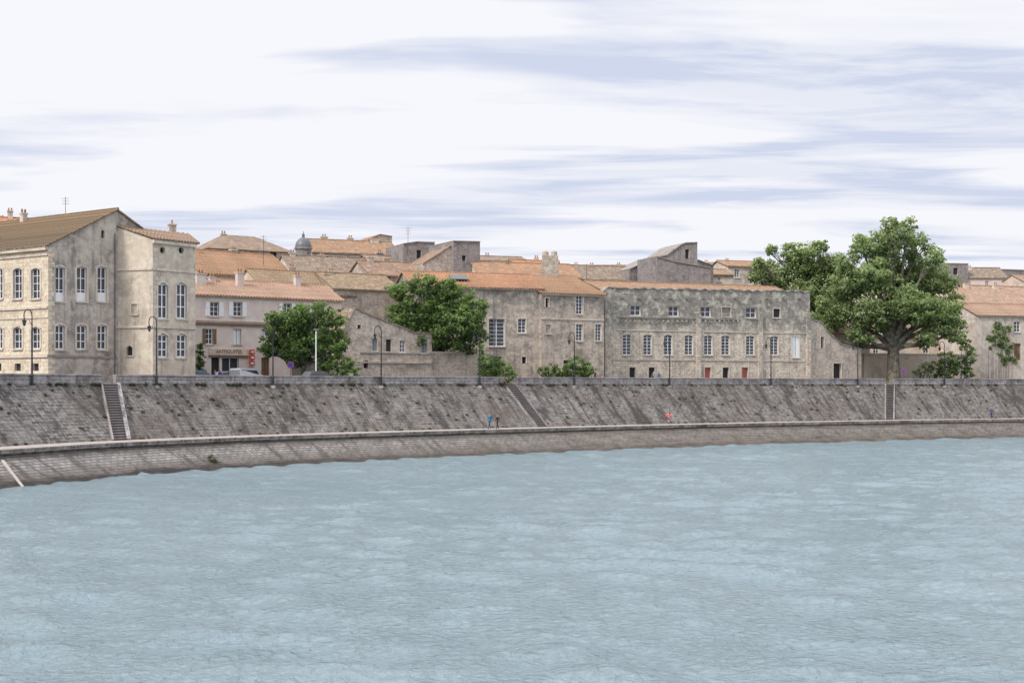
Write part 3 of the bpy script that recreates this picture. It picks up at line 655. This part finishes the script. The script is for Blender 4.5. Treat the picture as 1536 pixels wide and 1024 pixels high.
H('quayside_house',1466,244,1600,250,474,458,10,'gx',M['old'],M['t4'],wins=[(1492,1502,482,496,wp),(1521,1530,482,498,wp),(1521,1531,515,540,dict(s='wood',sill=0))],ribs=True)
H('garden_wall',1296,235,1470,243,532,532,.6,'flat',M['old2'],M['trim'])
H('old_town_house',1290,262,1450,270,505,480,10,'gx',M['old2'],M['t3'],wins=[(1310,1318,515,530,wp),(1385,1393,515,530,wp)])
H('quayside_house',-140,175,-20,172,380,350,10,'gx',M['old'],M['t2'])
H('old_town_house',-30,200,70,204,345,328,10,'gx',M['old'],M['t1'],chim=((8,329,2,.8,5),(22,318,3,.7,5)))
mats=[M['old'],M['old2'],M['ruin'],M['pink']]; rts=[M['t1'],M['t2'],M['t3'],M['t4']]
x=180
while x<1750:
    wd=random.uniform(45,95); Y=random.uniform(275,330); pe=random.uniform(402,422) if x<1090 else random.uniform(416,438)
    H('old_town_house',x,Y,x+wd,Y+random.uniform(-4,6),pe,pe-random.uniform(9,15),10,'gx',random.choice(mats),random.choice(rts),wins=[(x+wd*.3,x+wd*.3+5,pe+5,pe+13,wp),(x+wd*.65,x+wd*.65+5,pe+5,pe+13,wp)],chim=((x+wd*.5,pe-15,1.8,.9,4),))
    x+=wd*.8
x=1605
while x<2300:
    wd=random.uniform(60,110); pe=random.uniform(455,490)
    H('quayside_house',x,248+(x-1600)*.04,x+wd,251+(x-1600)*.04,pe,pe-18,10,'gx',random.choice(mats),random.choice(rts),wins=[(x+wd*.25,x+wd*.25+9,pe+10,pe+28,wp),(x+wd*.6,x+wd*.6+9,pe+10,pe+28,wp)])
    x+=wd+3
B=Bld('domed_turret'); c=W(455,578,232); c.z=0; zt=CZ+(578-374)/FX*232
B['drum'].tube([c+Vector((0,0,15)),c+Vector((0,0,zt))],[1.3,1.3],M['grey'],10)
B['drum'].tube([c+Vector((0,0,zt)),c+Vector((0,0,zt+.25))],[1.5,1.5],M['dtrim'],10)
B['dome'].tube([c+Vector((0,0,zt+.25+1.7*math.sin(t))) for t in [0,.3,.6,.9,1.2,1.45]],[1.35*math.cos(t) for t in [0,.3,.6,.9,1.2,1.45]],M['zinc'],14)
B['finial'].tube([c+Vector((0,0,zt+1.8)),c+Vector((0,0,zt+2.5)),c+Vector((0,0,zt+2.6)),c+Vector((0,0,zt+3))],[.25,.22,.08,.03],M['zinc'],8)
B.finish(('dome',))
B=Bld('stone_chimney_stack'); c=W(825,578,214); c.z=0; z0=CZ+(578-400)/FX*214
B['stack'].cbox((c.x,c.y,z0-4),2.4,1.6,5.6,M['ruin'])
for dx in (-.7,.6): B['stack'].tube([Vector((c.x+dx,c.y,z0+1.6)),Vector((c.x+dx,c.y,z0+2.2)),Vector((c.x+dx,c.y,z0+2.4))],[.5,.5,.25],M['ruin'],10)
B.finish()
for px,Y,z in ((395,196,27.5),(612,222,31.5),(760,218,26),(1010,236,29.5),(880,215,25.2)):
    p=W(px,0,Y); p.z=z-3; mb=MB(); mb.tube([p,p+Vector((0,0,4.2))],[.035,.03],M['iron'],5)
    for q in (3.2,3.6,4.0): mb.box(p+Vector((-.45,0,q)),(.9,0,0),(0,.03,0),(0,0,.035),M['iron'])
    mb.build('roof_antenna')

# ------------------------------------------------------------------ trees
def leaves(name,clumps,mat,size,k=4.2,parent=None,flat=.85,ys=1):
    vs=[];tint=[]
    for c,R in clumps:
        nsub=int(12+R*R*3.2)
        for _ in range(nsub):
            d=rng.normal(size=3); d/=np.linalg.norm(d); rr=R*(rng.uniform(.15,1.0)**.5); sc_=np.array(c)+d*rr*np.array([1,ys,flat])
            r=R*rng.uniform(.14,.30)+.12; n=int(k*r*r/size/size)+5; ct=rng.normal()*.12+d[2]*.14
            dd=rng.normal(size=(n,3)); dd/=np.linalg.norm(dd,axis=1)[:,None]
            pos=sc_+dd*(r*rng.uniform(.4,1.2,size=(n,1)))*np.array([1,ys,.7])
            nr=dd*.7+rng.normal(size=(n,3))*.6+np.array([0,0,.35]); nr/=np.linalg.norm(nr,axis=1)[:,None]
            a=np.cross(nr,rng.normal(size=(n,3))); a/=np.linalg.norm(a,axis=1)[:,None]; b2=np.cross(nr,a)
            s_=size*rng.uniform(.55,1.2,size=(n,1))
            q=np.stack([pos-a*s_,pos-b2*s_*.6,pos+a*s_,pos+b2*s_*.6],axis=1); vs.append(q.reshape(-1,3))
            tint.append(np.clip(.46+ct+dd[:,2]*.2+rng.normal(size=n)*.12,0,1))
    V=np.concatenate(vs); T=np.concatenate(tint); nf=len(T)
    me=bpy.data.meshes.new(name); me.vertices.add(len(V)); me.vertices.foreach_set('co',V.ravel())
    me.loops.add(nf*4); me.loops.foreach_set('vertex_index',np.arange(nf*4)); me.polygons.add(nf)
    me.polygons.foreach_set('loop_start',np.arange(nf)*4); me.polygons.foreach_set('loop_total',np.full(nf,4))
    at=me.attributes.new('tint','FLOAT','FACE'); at.data.foreach_set('value',T.astype(np.float32))
    me.materials.append(mat); me.update(); me.validate()
    ob=bpy.data.objects.new(name,me); sc.collection.objects.link(ob)
    if parent: ob.parent=parent
    return ob
def tree(name,base,lobes,Y,mat,trunk,fork,size=.3,k=4.2,spread=3.,lean=(0,0),grow=1.12):
    e=bpy.data.objects.new(name,None); sc.collection.objects.link(e)
    b0=W(base,0,Y); b0.z=G-.1; sc1=Y/FX; cl=[]; mb=MB()
    fk=b0+Vector((lean[0],lean[1],fork))
    mb.tube([b0,b0+Vector((0,0,.5)),b0.lerp(fk,.5),fk],[trunk*1.5,trunk*1.1,trunk*.92,trunk*.85],M['bark'],12)
    for (px,py,r) in lobes:
        R=r*sc1*grow; c=W(px,py,Y)+Vector((0,random.uniform(-spread,spread),0)); c2=c+Vector((random.uniform(-1,1)*R*.2,random.choice((-1,1))*spread*.7,0))
        cl.append((c,R)); cl.append((c2,R*.72))
        ln=(c-fk).length; m1=fk.lerp(c,.45)+Vector((0,0,-.07*ln if c.z-fk.z<4 else .06*ln))
        mb.tube([fk-Vector((0,0,.3)),fk.lerp(m1,.5)+Vector((0,0,.2)),m1,m1.lerp(c,.6),c],[trunk*.5,trunk*.4,trunk*.28,trunk*.18,.05],M['bark'],7)
        for _ in range(5):
            d=Vector((random.uniform(-1,1),random.uniform(-1,1),random.uniform(-.3,1))).normalized()*R*.8
            mb.tube([m1.lerp(c,.5),m1.lerp(c,.8)+d*.4,c+d],[trunk*.14,.08,.03],M['bark'],5)
    mb.build('trunk_and_limbs',e,True)
    leaves('crown_foliage',cl,mat,size,k,e); return e
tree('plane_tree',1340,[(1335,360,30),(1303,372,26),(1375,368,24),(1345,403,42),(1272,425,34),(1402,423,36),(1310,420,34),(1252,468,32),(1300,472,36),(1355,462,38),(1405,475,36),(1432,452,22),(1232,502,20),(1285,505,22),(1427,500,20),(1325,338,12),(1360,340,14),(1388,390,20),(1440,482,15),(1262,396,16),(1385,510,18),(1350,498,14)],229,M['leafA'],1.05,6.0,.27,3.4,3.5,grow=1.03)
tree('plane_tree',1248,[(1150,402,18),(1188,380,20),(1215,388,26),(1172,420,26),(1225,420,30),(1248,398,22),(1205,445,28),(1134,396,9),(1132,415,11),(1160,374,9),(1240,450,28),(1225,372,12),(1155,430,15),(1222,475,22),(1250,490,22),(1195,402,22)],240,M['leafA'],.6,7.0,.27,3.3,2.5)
tree('linden_tree',455,[(410,500,22),(440,478,22),(475,468,20),(500,480,18),(470,505,30),(430,515,24),(505,508,18),(400,525,14),(450,530,22),(490,532,22),(515,520,9),(455,490,24),(412,478,12)],169,M['leafB'],.3,2.2,.2,3.6,1.6,grow=1.2)
tree('linden_tree',640,[(600,440,20),(630,430,20),(665,432,20),(650,460,30),(610,470,28),(690,450,24),(714,462,20),(680,490,32),(620,500,27),(655,508,28),(714,498,20),(596,485,20),(645,422,12),(705,478,24),(640,482,28),(700,515,18)],185.5,M['leafB'],.35,3.0,.22,3.6,1.6,grow=1.12)
def shrub(name,lobes,Y,mat,size=.13,k=3.5,stems=True,ys=1,grow=1.15):
    e=bpy.data.objects.new(name,None); sc.collection.objects.link(e); cl=[]; mb=MB()
    for (px,py,r) in lobes:
        y=(Y(px) if callable(Y) else Y+random.uniform(-.4,.4)); c=W(px,py,y); R=r*y/FX*grow; cl.append((c,R)); f=Vector((c.x,c.y,G))
        if stems: mb.tube([f,f.lerp(c,.5)+Vector((.1,0,0)),c],[.07,.05,.02],M['bark'],5)
        else: mb.tube([Vector((c.x,c.y,G)),c],[.03,.015],M['bark'],5)
    mb.build('stems',e); leaves('foliage',cl,mat,size,k,e,.95,ys)
shrub('laurel_bush',[(846,552,9),(860,543,11),(876,546,10),(886,555,8),(862,555,12),(852,562,10),(868,563,11),(882,563,9),(872,552,11)],194,M['leafB'])
shrub('laurel_bush',[(815,555,8),(826,553,9),(835,558,8),(820,563,9),(832,564,8)],195,M['leafB'])
shrub('quay_shrub',[(726,545,9),(738,540,9),(740,550,12),(752,550,11),(733,558,12),(762,556,9),(745,562,12),(758,563,11),(728,562,10),(768,563,7)],183,M['leafB'])
shrub('hedge',[(482,550,8),(492,546,10),(505,542,11),(518,545,11),(530,550,9),(485,560,9),(500,556,12),(515,557,12),(530,560,9)],168,M['leafB'])
shrub('cypress_tree',[(722,562,7),(722,554,7),(722,545,6.5),(722,536,6),(722,528,5),(722,520,4),(722,512,2.5)],181,M['leafB'],grow=1.0)
shrub('climbing_ivy',[(300,518,5),(301,527,6),(303,537,7),(300,547,7),(301,557,7)],lambda px:170.8,M['leafB'],.12,3.5,False,.35)
fw=Fac(1466,244,1600,250)
def yw(px):
    u,_=fw.uz(px,500); return fw.w(u,0,.12).y
shrub('climbing_ivy',[(1494,490,9),(1502,500,11),(1490,503,9),(1498,512,12),(1508,515,10),(1488,518,8),(1500,526,12),(1513,528,9),(1510,492,8),(1505,540,8),(1518,540,7),(1483,508,6)],yw,M['leafA'],.17,3.5,False,.25,1.1)
shrub('garden_tree',[(1408,548,10),(1418,538,11),(1430,540,12),(1410,560,11),(1425,556,12),(1440,555,11),(1450,530,11),(1448,515,9),(1454,545,11),(1442,502,8),(1452,560,9)],232.5,M['leafB'],.18)
shrub('garden_tree',[(1380,556,8),(1390,550,9),(1398,558,8)],232,M['leafA'],.16)
cl=[]
for (px,py,r) in ((752,571,4),(757,572,4),(762,567,5),(766,575,4),(320,690,7),(318,684,5),(327,694,5)):
    Y=165 if px>700 else 136
    if px>700: p=S(s_at(px,O3-.3),O3-.3,8.0+(575-py)/13)
    else: p=S(s_at(px,1.2),1.2,.75+(690-py)/15)
    cl.append((p,r*Y/FX))
for _ in range(330):
    ss=random.uniform(cum[50],cum[170]); t=random.random()**.5; kind=random.random()
    if kind<.35: p=S(ss,O3-.1,8.12)
    elif kind<.85: p=S(ss,O2+(O3-O2)*t,2.85+5.2*t)
    else: p=S(ss,O2+.1,2.9)
    cl.append((p,random.uniform(.05,.22)))
leaves('weeds_on_quay',cl,M['leafC'],.08,1.2,None,.6)

# ------------------------------------------------------------------ street lamps
def lamp(px,h=6.9,double=False,side=1,off=O3-.22):
    B=Bld('street_lamp'); s0=s_at(px,off); p=S(s0,off,7.95); d=S(s0+1,off,7.95)-p; d.normalize(); d=d*side
    Z=Vector((0,0,1)); I=M['iron']
    B['post'].tube([p,p+Z*.9,p+Z*1.0,p+Z*1.1,p+Z*(h-1.2)],[.15,.13,.16,.09,.06],I,10)
    B['bracket'].box(p-Vector((.25,.25,.3)),(.5,0,0),(0,.5,0),(0,0,.35),mcop)
    t0=p+Z*(h-1.2)
    for sg in ((1,-1) if double else (1,)):
        pts=[];R=.5
        for k in range(11):
            a=math.pi-math.pi*k/10*1.15; pts.append(t0+Z*.6+d*sg*(R+R*math.cos(a))+Z*R*math.sin(a)*1.15)
        B['crook'].tube([t0]+pts,[.06]+[.05]*11,I,8)
        e=pts[-1]; B['lantern_cap'].tube([e+Z*.02,e-Z*.12,e-Z*.2],[.05,.1,.27],I,8)
        B['lantern_glass'].tube([e-Z*.2,e-Z*.62],[.23,.13],M['glass'],6); B['lantern_base'].tube([e-Z*.62,e-Z*.72],[.15,.04],I,6)
        B['scroll'].tube([t0-Z*.3,t0+d*sg*.3+Z*.05,t0+d*sg*.42+Z*.35],[.03,.03,.02],I,6)
    B.finish()
for px,sd,db in ((48,-1,False),(235,-1,False),(410,-1,False),(572,-1,False),(720,1,True),(862,-1,False),(1005,-1,False),(1157,-1,False),(1287,-1,False),(1417,-1,False),(1560,-1,False)):
    lamp(px,7.1,db,sd)
B=Bld('street_light_pole'); p=W(474,0,165); p.z=G; B['pole'].tube([p,p+Vector((0,0,6.3))],[.09,.06],M['white'],8); B['lamp_head'].cbox((p.x,p.y,p.z+6.2),.7,.3,.15,M['zinc']); B.finish()
def sign(px,Y,z):
    B=Bld('traffic_sign'); p=W(px,0,Y); p.z=G; B['pole'].tube([p,p+Vector((0,0,z))],[.04,.04],M['zinc'],6)
    c=p+Vector((0,-.05,z))
    B['disc'].tube([c,c+Vector((0,-.03,0))],[.42,.42],M['red'],20); B['disc'].tube([c+Vector((0,-.031,0)),c+Vector((0,-.04,0))],[.32,.32],plain('blue_paint',(.03,.08,.4),.5),20); B.finish()
sign(1355,227,2.0); sign(436,166,2.2)

# ------------------------------------------------------------------ cars
def car(px,Y,col,ang,van=False):
    B=Bld('parked_van' if van else 'parked_car'); pm=plain('car_paint',col,.25,.03); base=W(px,0,Y); base.z=G
    d=Vector((math.cos(ang),math.sin(ang),0)); n=Vector((-d.y,d.x,0)); Z=Vector((0,0,1))
    def ext(part,prof,w,mat,inset=0):
        l=[base+d*x+n*(w-(inset if z>1.0 else 0))+Z*z for x,z in prof]; r=[base+d*x-n*(w-(inset if z>1.0 else 0))+Z*z for x,z in prof]
        B[part].poly(l,mat); B[part].poly(r[::-1],mat)
        for i in range(len(prof)):
            j=(i+1)%len(prof); B[part].poly([l[j],l[i],r[i],r[j]],mat)
    if van:
        ext('body',[(-2.1,.3),(1.9,.3),(2.0,.7),(1.9,.98),(1.3,1.12),(.8,1.66),(.5,1.76),(-1.9,1.78),(-2.1,1.6)],.86,pm,.08)
        ext('windows',[(-1.8,1.1),(1.15,1.12),(.72,1.58),(-1.8,1.6)],.875,M['glass'],.08)
    else:
        ext('body',[(-2.1,.3),(2.05,.3),(2.15,.6),(2.0,.82),(1.1,.97),(-1.7,1.0),(-2.1,.9),(-2.15,.55)],.86,pm)
        ext('cabin',[(-1.85,.95),(1.1,.95),(.35,1.42),(.1,1.48),(-1.1,1.48),(-1.5,1.4)],.80,pm,.12)
        ext('windows',[(-1.62,1.0),(.95,1.0),(.3,1.38),(-1.3,1.38)],.815,M['glass'],.12)
        a=[base+d*1.16+n*.7*s_+Z*.99 for s_ in(-1,1)]; c=[base+d*.42+n*.62*s_+Z*1.42 for s_ in(1,-1)]; B['windscreen'].poly(a+c,M['glass'])
    for x in (-1.35,1.35):
        for s_ in (-1,1):
            c=base+d*x+n*s_*.72+Z*.32; B['wheels'].tube([c,c+n*s_*.2],[.32,.32],M['iron'],14)
            B['wheels'].tube([c+n*s_*.2,c+n*s_*.215],[.19,.17],M['zinc'],10)
    for s_ in(-1,1): B['headlights'].cbox(base+d*2.0+n*s_*.6+Z*.66,.14,.3,.14,M['white'],ang); B['tail_lights'].cbox(base-d*2.1+n*s_*.65+Z*.7,.1,.25,.18,M['red'],ang)
    B.finish()
car(371,165,(.55,.57,.6),1.0,True); car(298,158,(.06,.16,.33),.85); car(478,164.5,(.1,.1,.11),.75); car(345,168,(.3,.3,.32),.75)

# ------------------------------------------------------------------ people
skinm=plain('skin',(.5,.3,.22),.6,.05); hairm=plain('hair',(.05,.03,.02),.7)
def person(pos,yaw,pose,top,bot,hgt=1.74,shoe=(.05,.05,.05),bare_legs=False,bag=False):
    J={'pelvis':(0,0,.95,.135),'waist':(0,.0,1.08,.12),'chest':(0,.01,1.30,.15),'neckb':(0,0,1.45,.075),'neck':(0,.01,1.53,.052),'head':(0,.025,1.62,.085),'crown':(0,.01,1.70,.08),'nose':(0,.125,1.615,.018)}
    E=[('pelvis','waist'),('waist','chest'),('chest','neckb'),('neckb','neck'),('neck','head'),('head','crown'),('head','nose')]
    P=pose
    for sd,sx in (('l',-1),('r',1)):
        J['sh'+sd]=(sx*.18,0,1.42,.062); J['el'+sd]=(sx*.24,P['el'+sd][0],P['el'+sd][1],.046); J['wr'+sd]=(sx*P.get('wx',.25),P['wr'+sd][0],P['wr'+sd][1],.032)
        w=Vector(J['wr'+sd][:3]); e=Vector(J['el'+sd][:3]); f=(w-e).normalized(); pm=w+f*.07; J['pa'+sd]=(*pm,.034)
        J['hp'+sd]=(sx*.095,0,.90,.095); J['kn'+sd]=(sx*.10,P['kn'+sd][0],P['kn'+sd][1],.062); J['an'+sd]=(sx*.10,P['an'+sd][0],P['an'+sd][1],.042)
        ay,az=P['an'+sd]; J['he'+sd]=(sx*.10,ay-.04,az-.05,.04); J['to'+sd]=(sx*.115,ay+.17,max(az-.055,.03),.034)
        E+=[('chest','sh'+sd),('sh'+sd,'el'+sd),('el'+sd,'wr'+sd),('wr'+sd,'pa'+sd),('pelvis','hp'+sd),('hp'+sd,'kn'+sd),('kn'+sd,'an'+sd),('an'+sd,'he'+sd),('an'+sd,'to'+sd)]
        side=Vector((0,1,0)) if abs(f.y)<.8 else Vector((0,0,1))
        for i,(o,l) in enumerate(((-.028,.07),(-.010,.085),(.010,.08),(.028,.06))):
            a=pm+side*o+f*.03; c=a+f*l*.55; dd=c+f*l*.4+Vector((-sx*.02,0,0))
            for nm,pt,r in (('a',a,.0095),('b',c,.009),('c',dd,.008)): J[f'f{sd}{i}{nm}']=(*pt,r)
            E+=[('pa'+sd,f'f{sd}{i}a'),(f'f{sd}{i}a',f'f{sd}{i}b'),(f'f{sd}{i}b',f'f{sd}{i}c')]
        a=pm+side*.045-f*.01; c=a+side*.015+f*.03
        J[f't{sd}a']=(*a,.011); J[f't{sd}b']=(*c,.009); E+=[('wr'+sd,f't{sd}a'),(f't{sd}a',f't{sd}b')]
    me=bpy.data.meshes.new('b'); bm=bmesh.new(); lay=bm.verts.layers.skin.verify(); V={}
    for k_,(x,y,z,r) in J.items():
        v=bm.verts.new((x,y,z)); v[lay].radius=(r,r*(.72 if k_ in('chest','waist','pelvis') else 1)); V[k_]=v
        if k_=='pelvis': v[lay].use_root=True
    V['chest'][lay].radius=(.155,.11); V['pelvis'][lay].radius=(.145,.115)
    for a,c in E: bm.edges.new((V[a],V[c]))
    bm.to_mesh(me); bm.free()
    tmp=bpy.data.objects.new('tmp',me); sc.collection.objects.link(tmp)
    sk=tmp.modifiers.new('s','SKIN'); sk.use_smooth_shade=True; ss=tmp.modifiers.new('u','SUBSURF'); ss.levels=1
    dg=bpy.context.evaluated_depsgraph_get(); dg.update(); me2=bpy.data.meshes.new_from_object(tmp.evaluated_get(dg)); bpy.data.objects.remove(tmp)
    mt=[skinm,hairm,plain('top_cloth',top,.85,.15,0,12),plain('trousers_cloth',bot,.85,.15,0,12),plain('shoes',shoe,.6)]
    me2.materials.clear()
    for m_ in mt: me2.materials.append(m_)
    for p in me2.polygons:
        c=p.center; z=c.z; i=2
        if z>1.49: i=0
        if z>1.6 and (c.y<.06 or z>1.69): i=1
        if z<=.97: i=3
        for s_ in 'lr':
            w=Vector(J['wr'+s_][:3]); e=Vector(J['el'+s_][:3]); t=(c-e).dot((w-e).normalized())
            onarm=abs(c.x)>.19 and z>.6
            if onarm: i=2
            if onarm and t>(w-e).length*.97 and (c-w).length<.3: i=0
            if (c-Vector(J['an'+s_][:3])).length<.10 or (c-Vector(J['to'+s_][:3])).length<.09: i=4
        if i==3 and bare_legs and z<.58: i=0
        p.material_index=i; p.use_smooth=True
    ob=bpy.data.objects.new('walking_person' if not bare_legs else 'running_person',me2); sc.collection.objects.link(ob)
    s_=hgt/1.78; ob.scale=(s_,s_,s_); ob.location=pos; ob.rotation_euler=(0,0,yaw)
    if bag:
        mb=MB(); mb.cbox((0,-.2,1.12),.3,.16,.36,mt[4]); bo=mb.build('backpack',ob); md=bo.modifiers.new('b','BEVEL'); md.width=.04; md.segments=2
    return ob
walk={'ell':(-.12,1.14),'elr':(.06,1.13),'wrl':(-.16,.90),'wrr':(.22,.93),'knl':(.16,.50),'anl':(.24,.085),'knr':(-.05,.49),'anr':(-.27,.13)}
stand={'ell':(-.03,1.13),'elr':(-.02,1.13),'wrl':(.06,.88),'wrr':(.05,.88),'knl':(.03,.49),'anl':(.0,.085),'knr':(.05,.49),'anr':(.06,.085)}
run={'ell':(-.24,1.20),'elr':(.10,1.17),'wrl':(-.06,1.08),'wrr':(.30,1.26),'knl':(.30,.58),'anl':(.16,.22),'knr':(-.08,.47),'anr':(-.38,.33)}
def onpath(px,off=4.6):
    s0=s_at(px,off); p=S(s0,off,2.81); d=S(s0+1,off,2.81)-p; return p,math.atan2(d.y,d.x)
p,a=onpath(735); person(p,a+math.pi/2,walk,(.03,.17,.30),(.03,.05,.10),1.88,bag=True)
p,a=onpath(747,4.5); person(p,a+math.pi/2,walk,(.015,.015,.02),(.02,.02,.025),1.72)
p,a=onpath(1003,4.6); person(p,a-math.pi/2,run,(.80,.16,.10),(.25,.08,.14),1.8,bare_legs=True)
p,a=onpath(1488,4.7); person(p,a+math.pi/2,walk,(.04,.07,.26),(.02,.025,.05),1.85)
def onstreet(px,off): 
    s0=s_at(px,off); p=S(s0,off,G+.13 if off<O3+2.2 else G); return p
person(onstreet(893,O3+1.2),2.0,stand,(.03,.03,.035),(.03,.03,.04),1.75)
person(onstreet(981,O3+1.2),-1.2,walk,(.25,.24,.23),(.05,.07,.14),1.78); person(onstreet(989,O3+1.3),-1.2,walk,(.04,.09,.25),(.04,.04,.05),1.7)
for px in (322,330,344,352): person(W(px,0,166).xy.to_3d()+Vector((0,0,G)),random.uniform(0,6),stand,(random.uniform(.03,.3),random.uniform(.03,.2),random.uniform(.05,.4)),(.03,.03,.05),1.7)
for px in (1385,1395): person(onstreet(px,O3+1.3),.6,walk,(.05,.05,.06),(.03,.03,.05),1.7)

# ------------------------------------------------------------------ world, sun, camera
w=bpy.data.worlds.new('World'); sc.world=w; w.use_nodes=True; nt=w.node_tree; bg=nt.nodes['Background']; bg.inputs[1].default_value=.1
el=math.radians(42); az=math.atan2(-.62,-.55)
sky=N(nt,'ShaderNodeTexSky'); sky.sky_type='NISHITA'; sky.sun_disc=False; sky.sun_elevation=el; sky.sun_rotation=az
tc=N(nt,'ShaderNodeTexCoord').outputs['Generated']; sp=N(nt,'ShaderNodeSeparateXYZ'); L(nt,tc,sp.inputs[0])
mx=N(nt,'ShaderNodeMath',operation='MAXIMUM'); L(nt,sp.outputs[2],mx.inputs[0]); mx.inputs[1].default_value=0
ad=N(nt,'ShaderNodeMath',operation='ADD'); L(nt,mx.outputs[0],ad.inputs[0]); ad.inputs[1].default_value=.05
dv=[]
for i in (0,1):
    d=N(nt,'ShaderNodeMath',operation='DIVIDE'); L(nt,sp.outputs[i],d.inputs[0]); L(nt,ad.outputs[0],d.inputs[1]); dv.append(d.outputs[0])
cb=N(nt,'ShaderNodeCombineXYZ'); L(nt,dv[0],cb.inputs[0]); L(nt,dv[1],cb.inputs[1])
n1=noise(nt,mapping(nt,cb.outputs[0],(.36,1.0,1),(6.3,2.2,0)),.95,6,.52,.6)
n2=noise(nt,mapping(nt,cb.outputs[0],(.6,1.3,1),(11,4,0)),1.8,6,.6,.6)
wt=(9.3,9.35,9.85,1); gr=(6.3,6.9,8.5,1)
c=mix(nt,ramp(nt,n1,[(.44,g(0)),(.53,g(1))]),gr,wt)
c=mix(nt,ramp(nt,n2,[(.47,g(0)),(.58,g(.6))]),c,wt)
cov=ramp(nt,n1,[(.30,g(.96)),(.5,g(1))])
c=mix(nt,cov,sky.outputs[0],c)
# overcast luminance distribution: brighter towards the zenith
zf=N(nt,'ShaderNodeMapRange'); L(nt,sp.outputs[2],zf.inputs[0]); zf.inputs[1].default_value=.27; zf.inputs[2].default_value=.85; zf.inputs[3].default_value=1.0; zf.inputs[4].default_value=1.9
cz=N(nt,'ShaderNodeVectorMath',operation='SCALE'); L(nt,c,cz.inputs[0]); L(nt,zf.outputs[0],cz.inputs['Scale'])
L(nt,cz.outputs[0],bg.inputs[0])
sl=bpy.data.lights.new('sun','SUN'); sl.energy=3.0; sl.angle=math.radians(10); sl.color=(1,.95,.88)
so=bpy.data.objects.new('sun',sl); sc.collection.objects.link(so)
sd=Vector((math.sin(az)*math.cos(el),math.cos(az)*math.cos(el),math.sin(el))); so.rotation_euler=sd.to_track_quat('Z','Y').to_euler()
cam=bpy.data.cameras.new('camera'); co_=bpy.data.objects.new('camera',cam); sc.collection.objects.link(co_); sc.camera=co_
co_.location=(0,0,CZ); co_.rotation_euler=(math.pi/2,0,0); cam.lens=50; cam.sensor_width=36; cam.shift_y=66/1536; cam.clip_end=10000; cam.clip_start=.5
sc.view_settings.view_transform='Standard'; sc.view_settings.look='None'; sc.view_settings.exposure=0
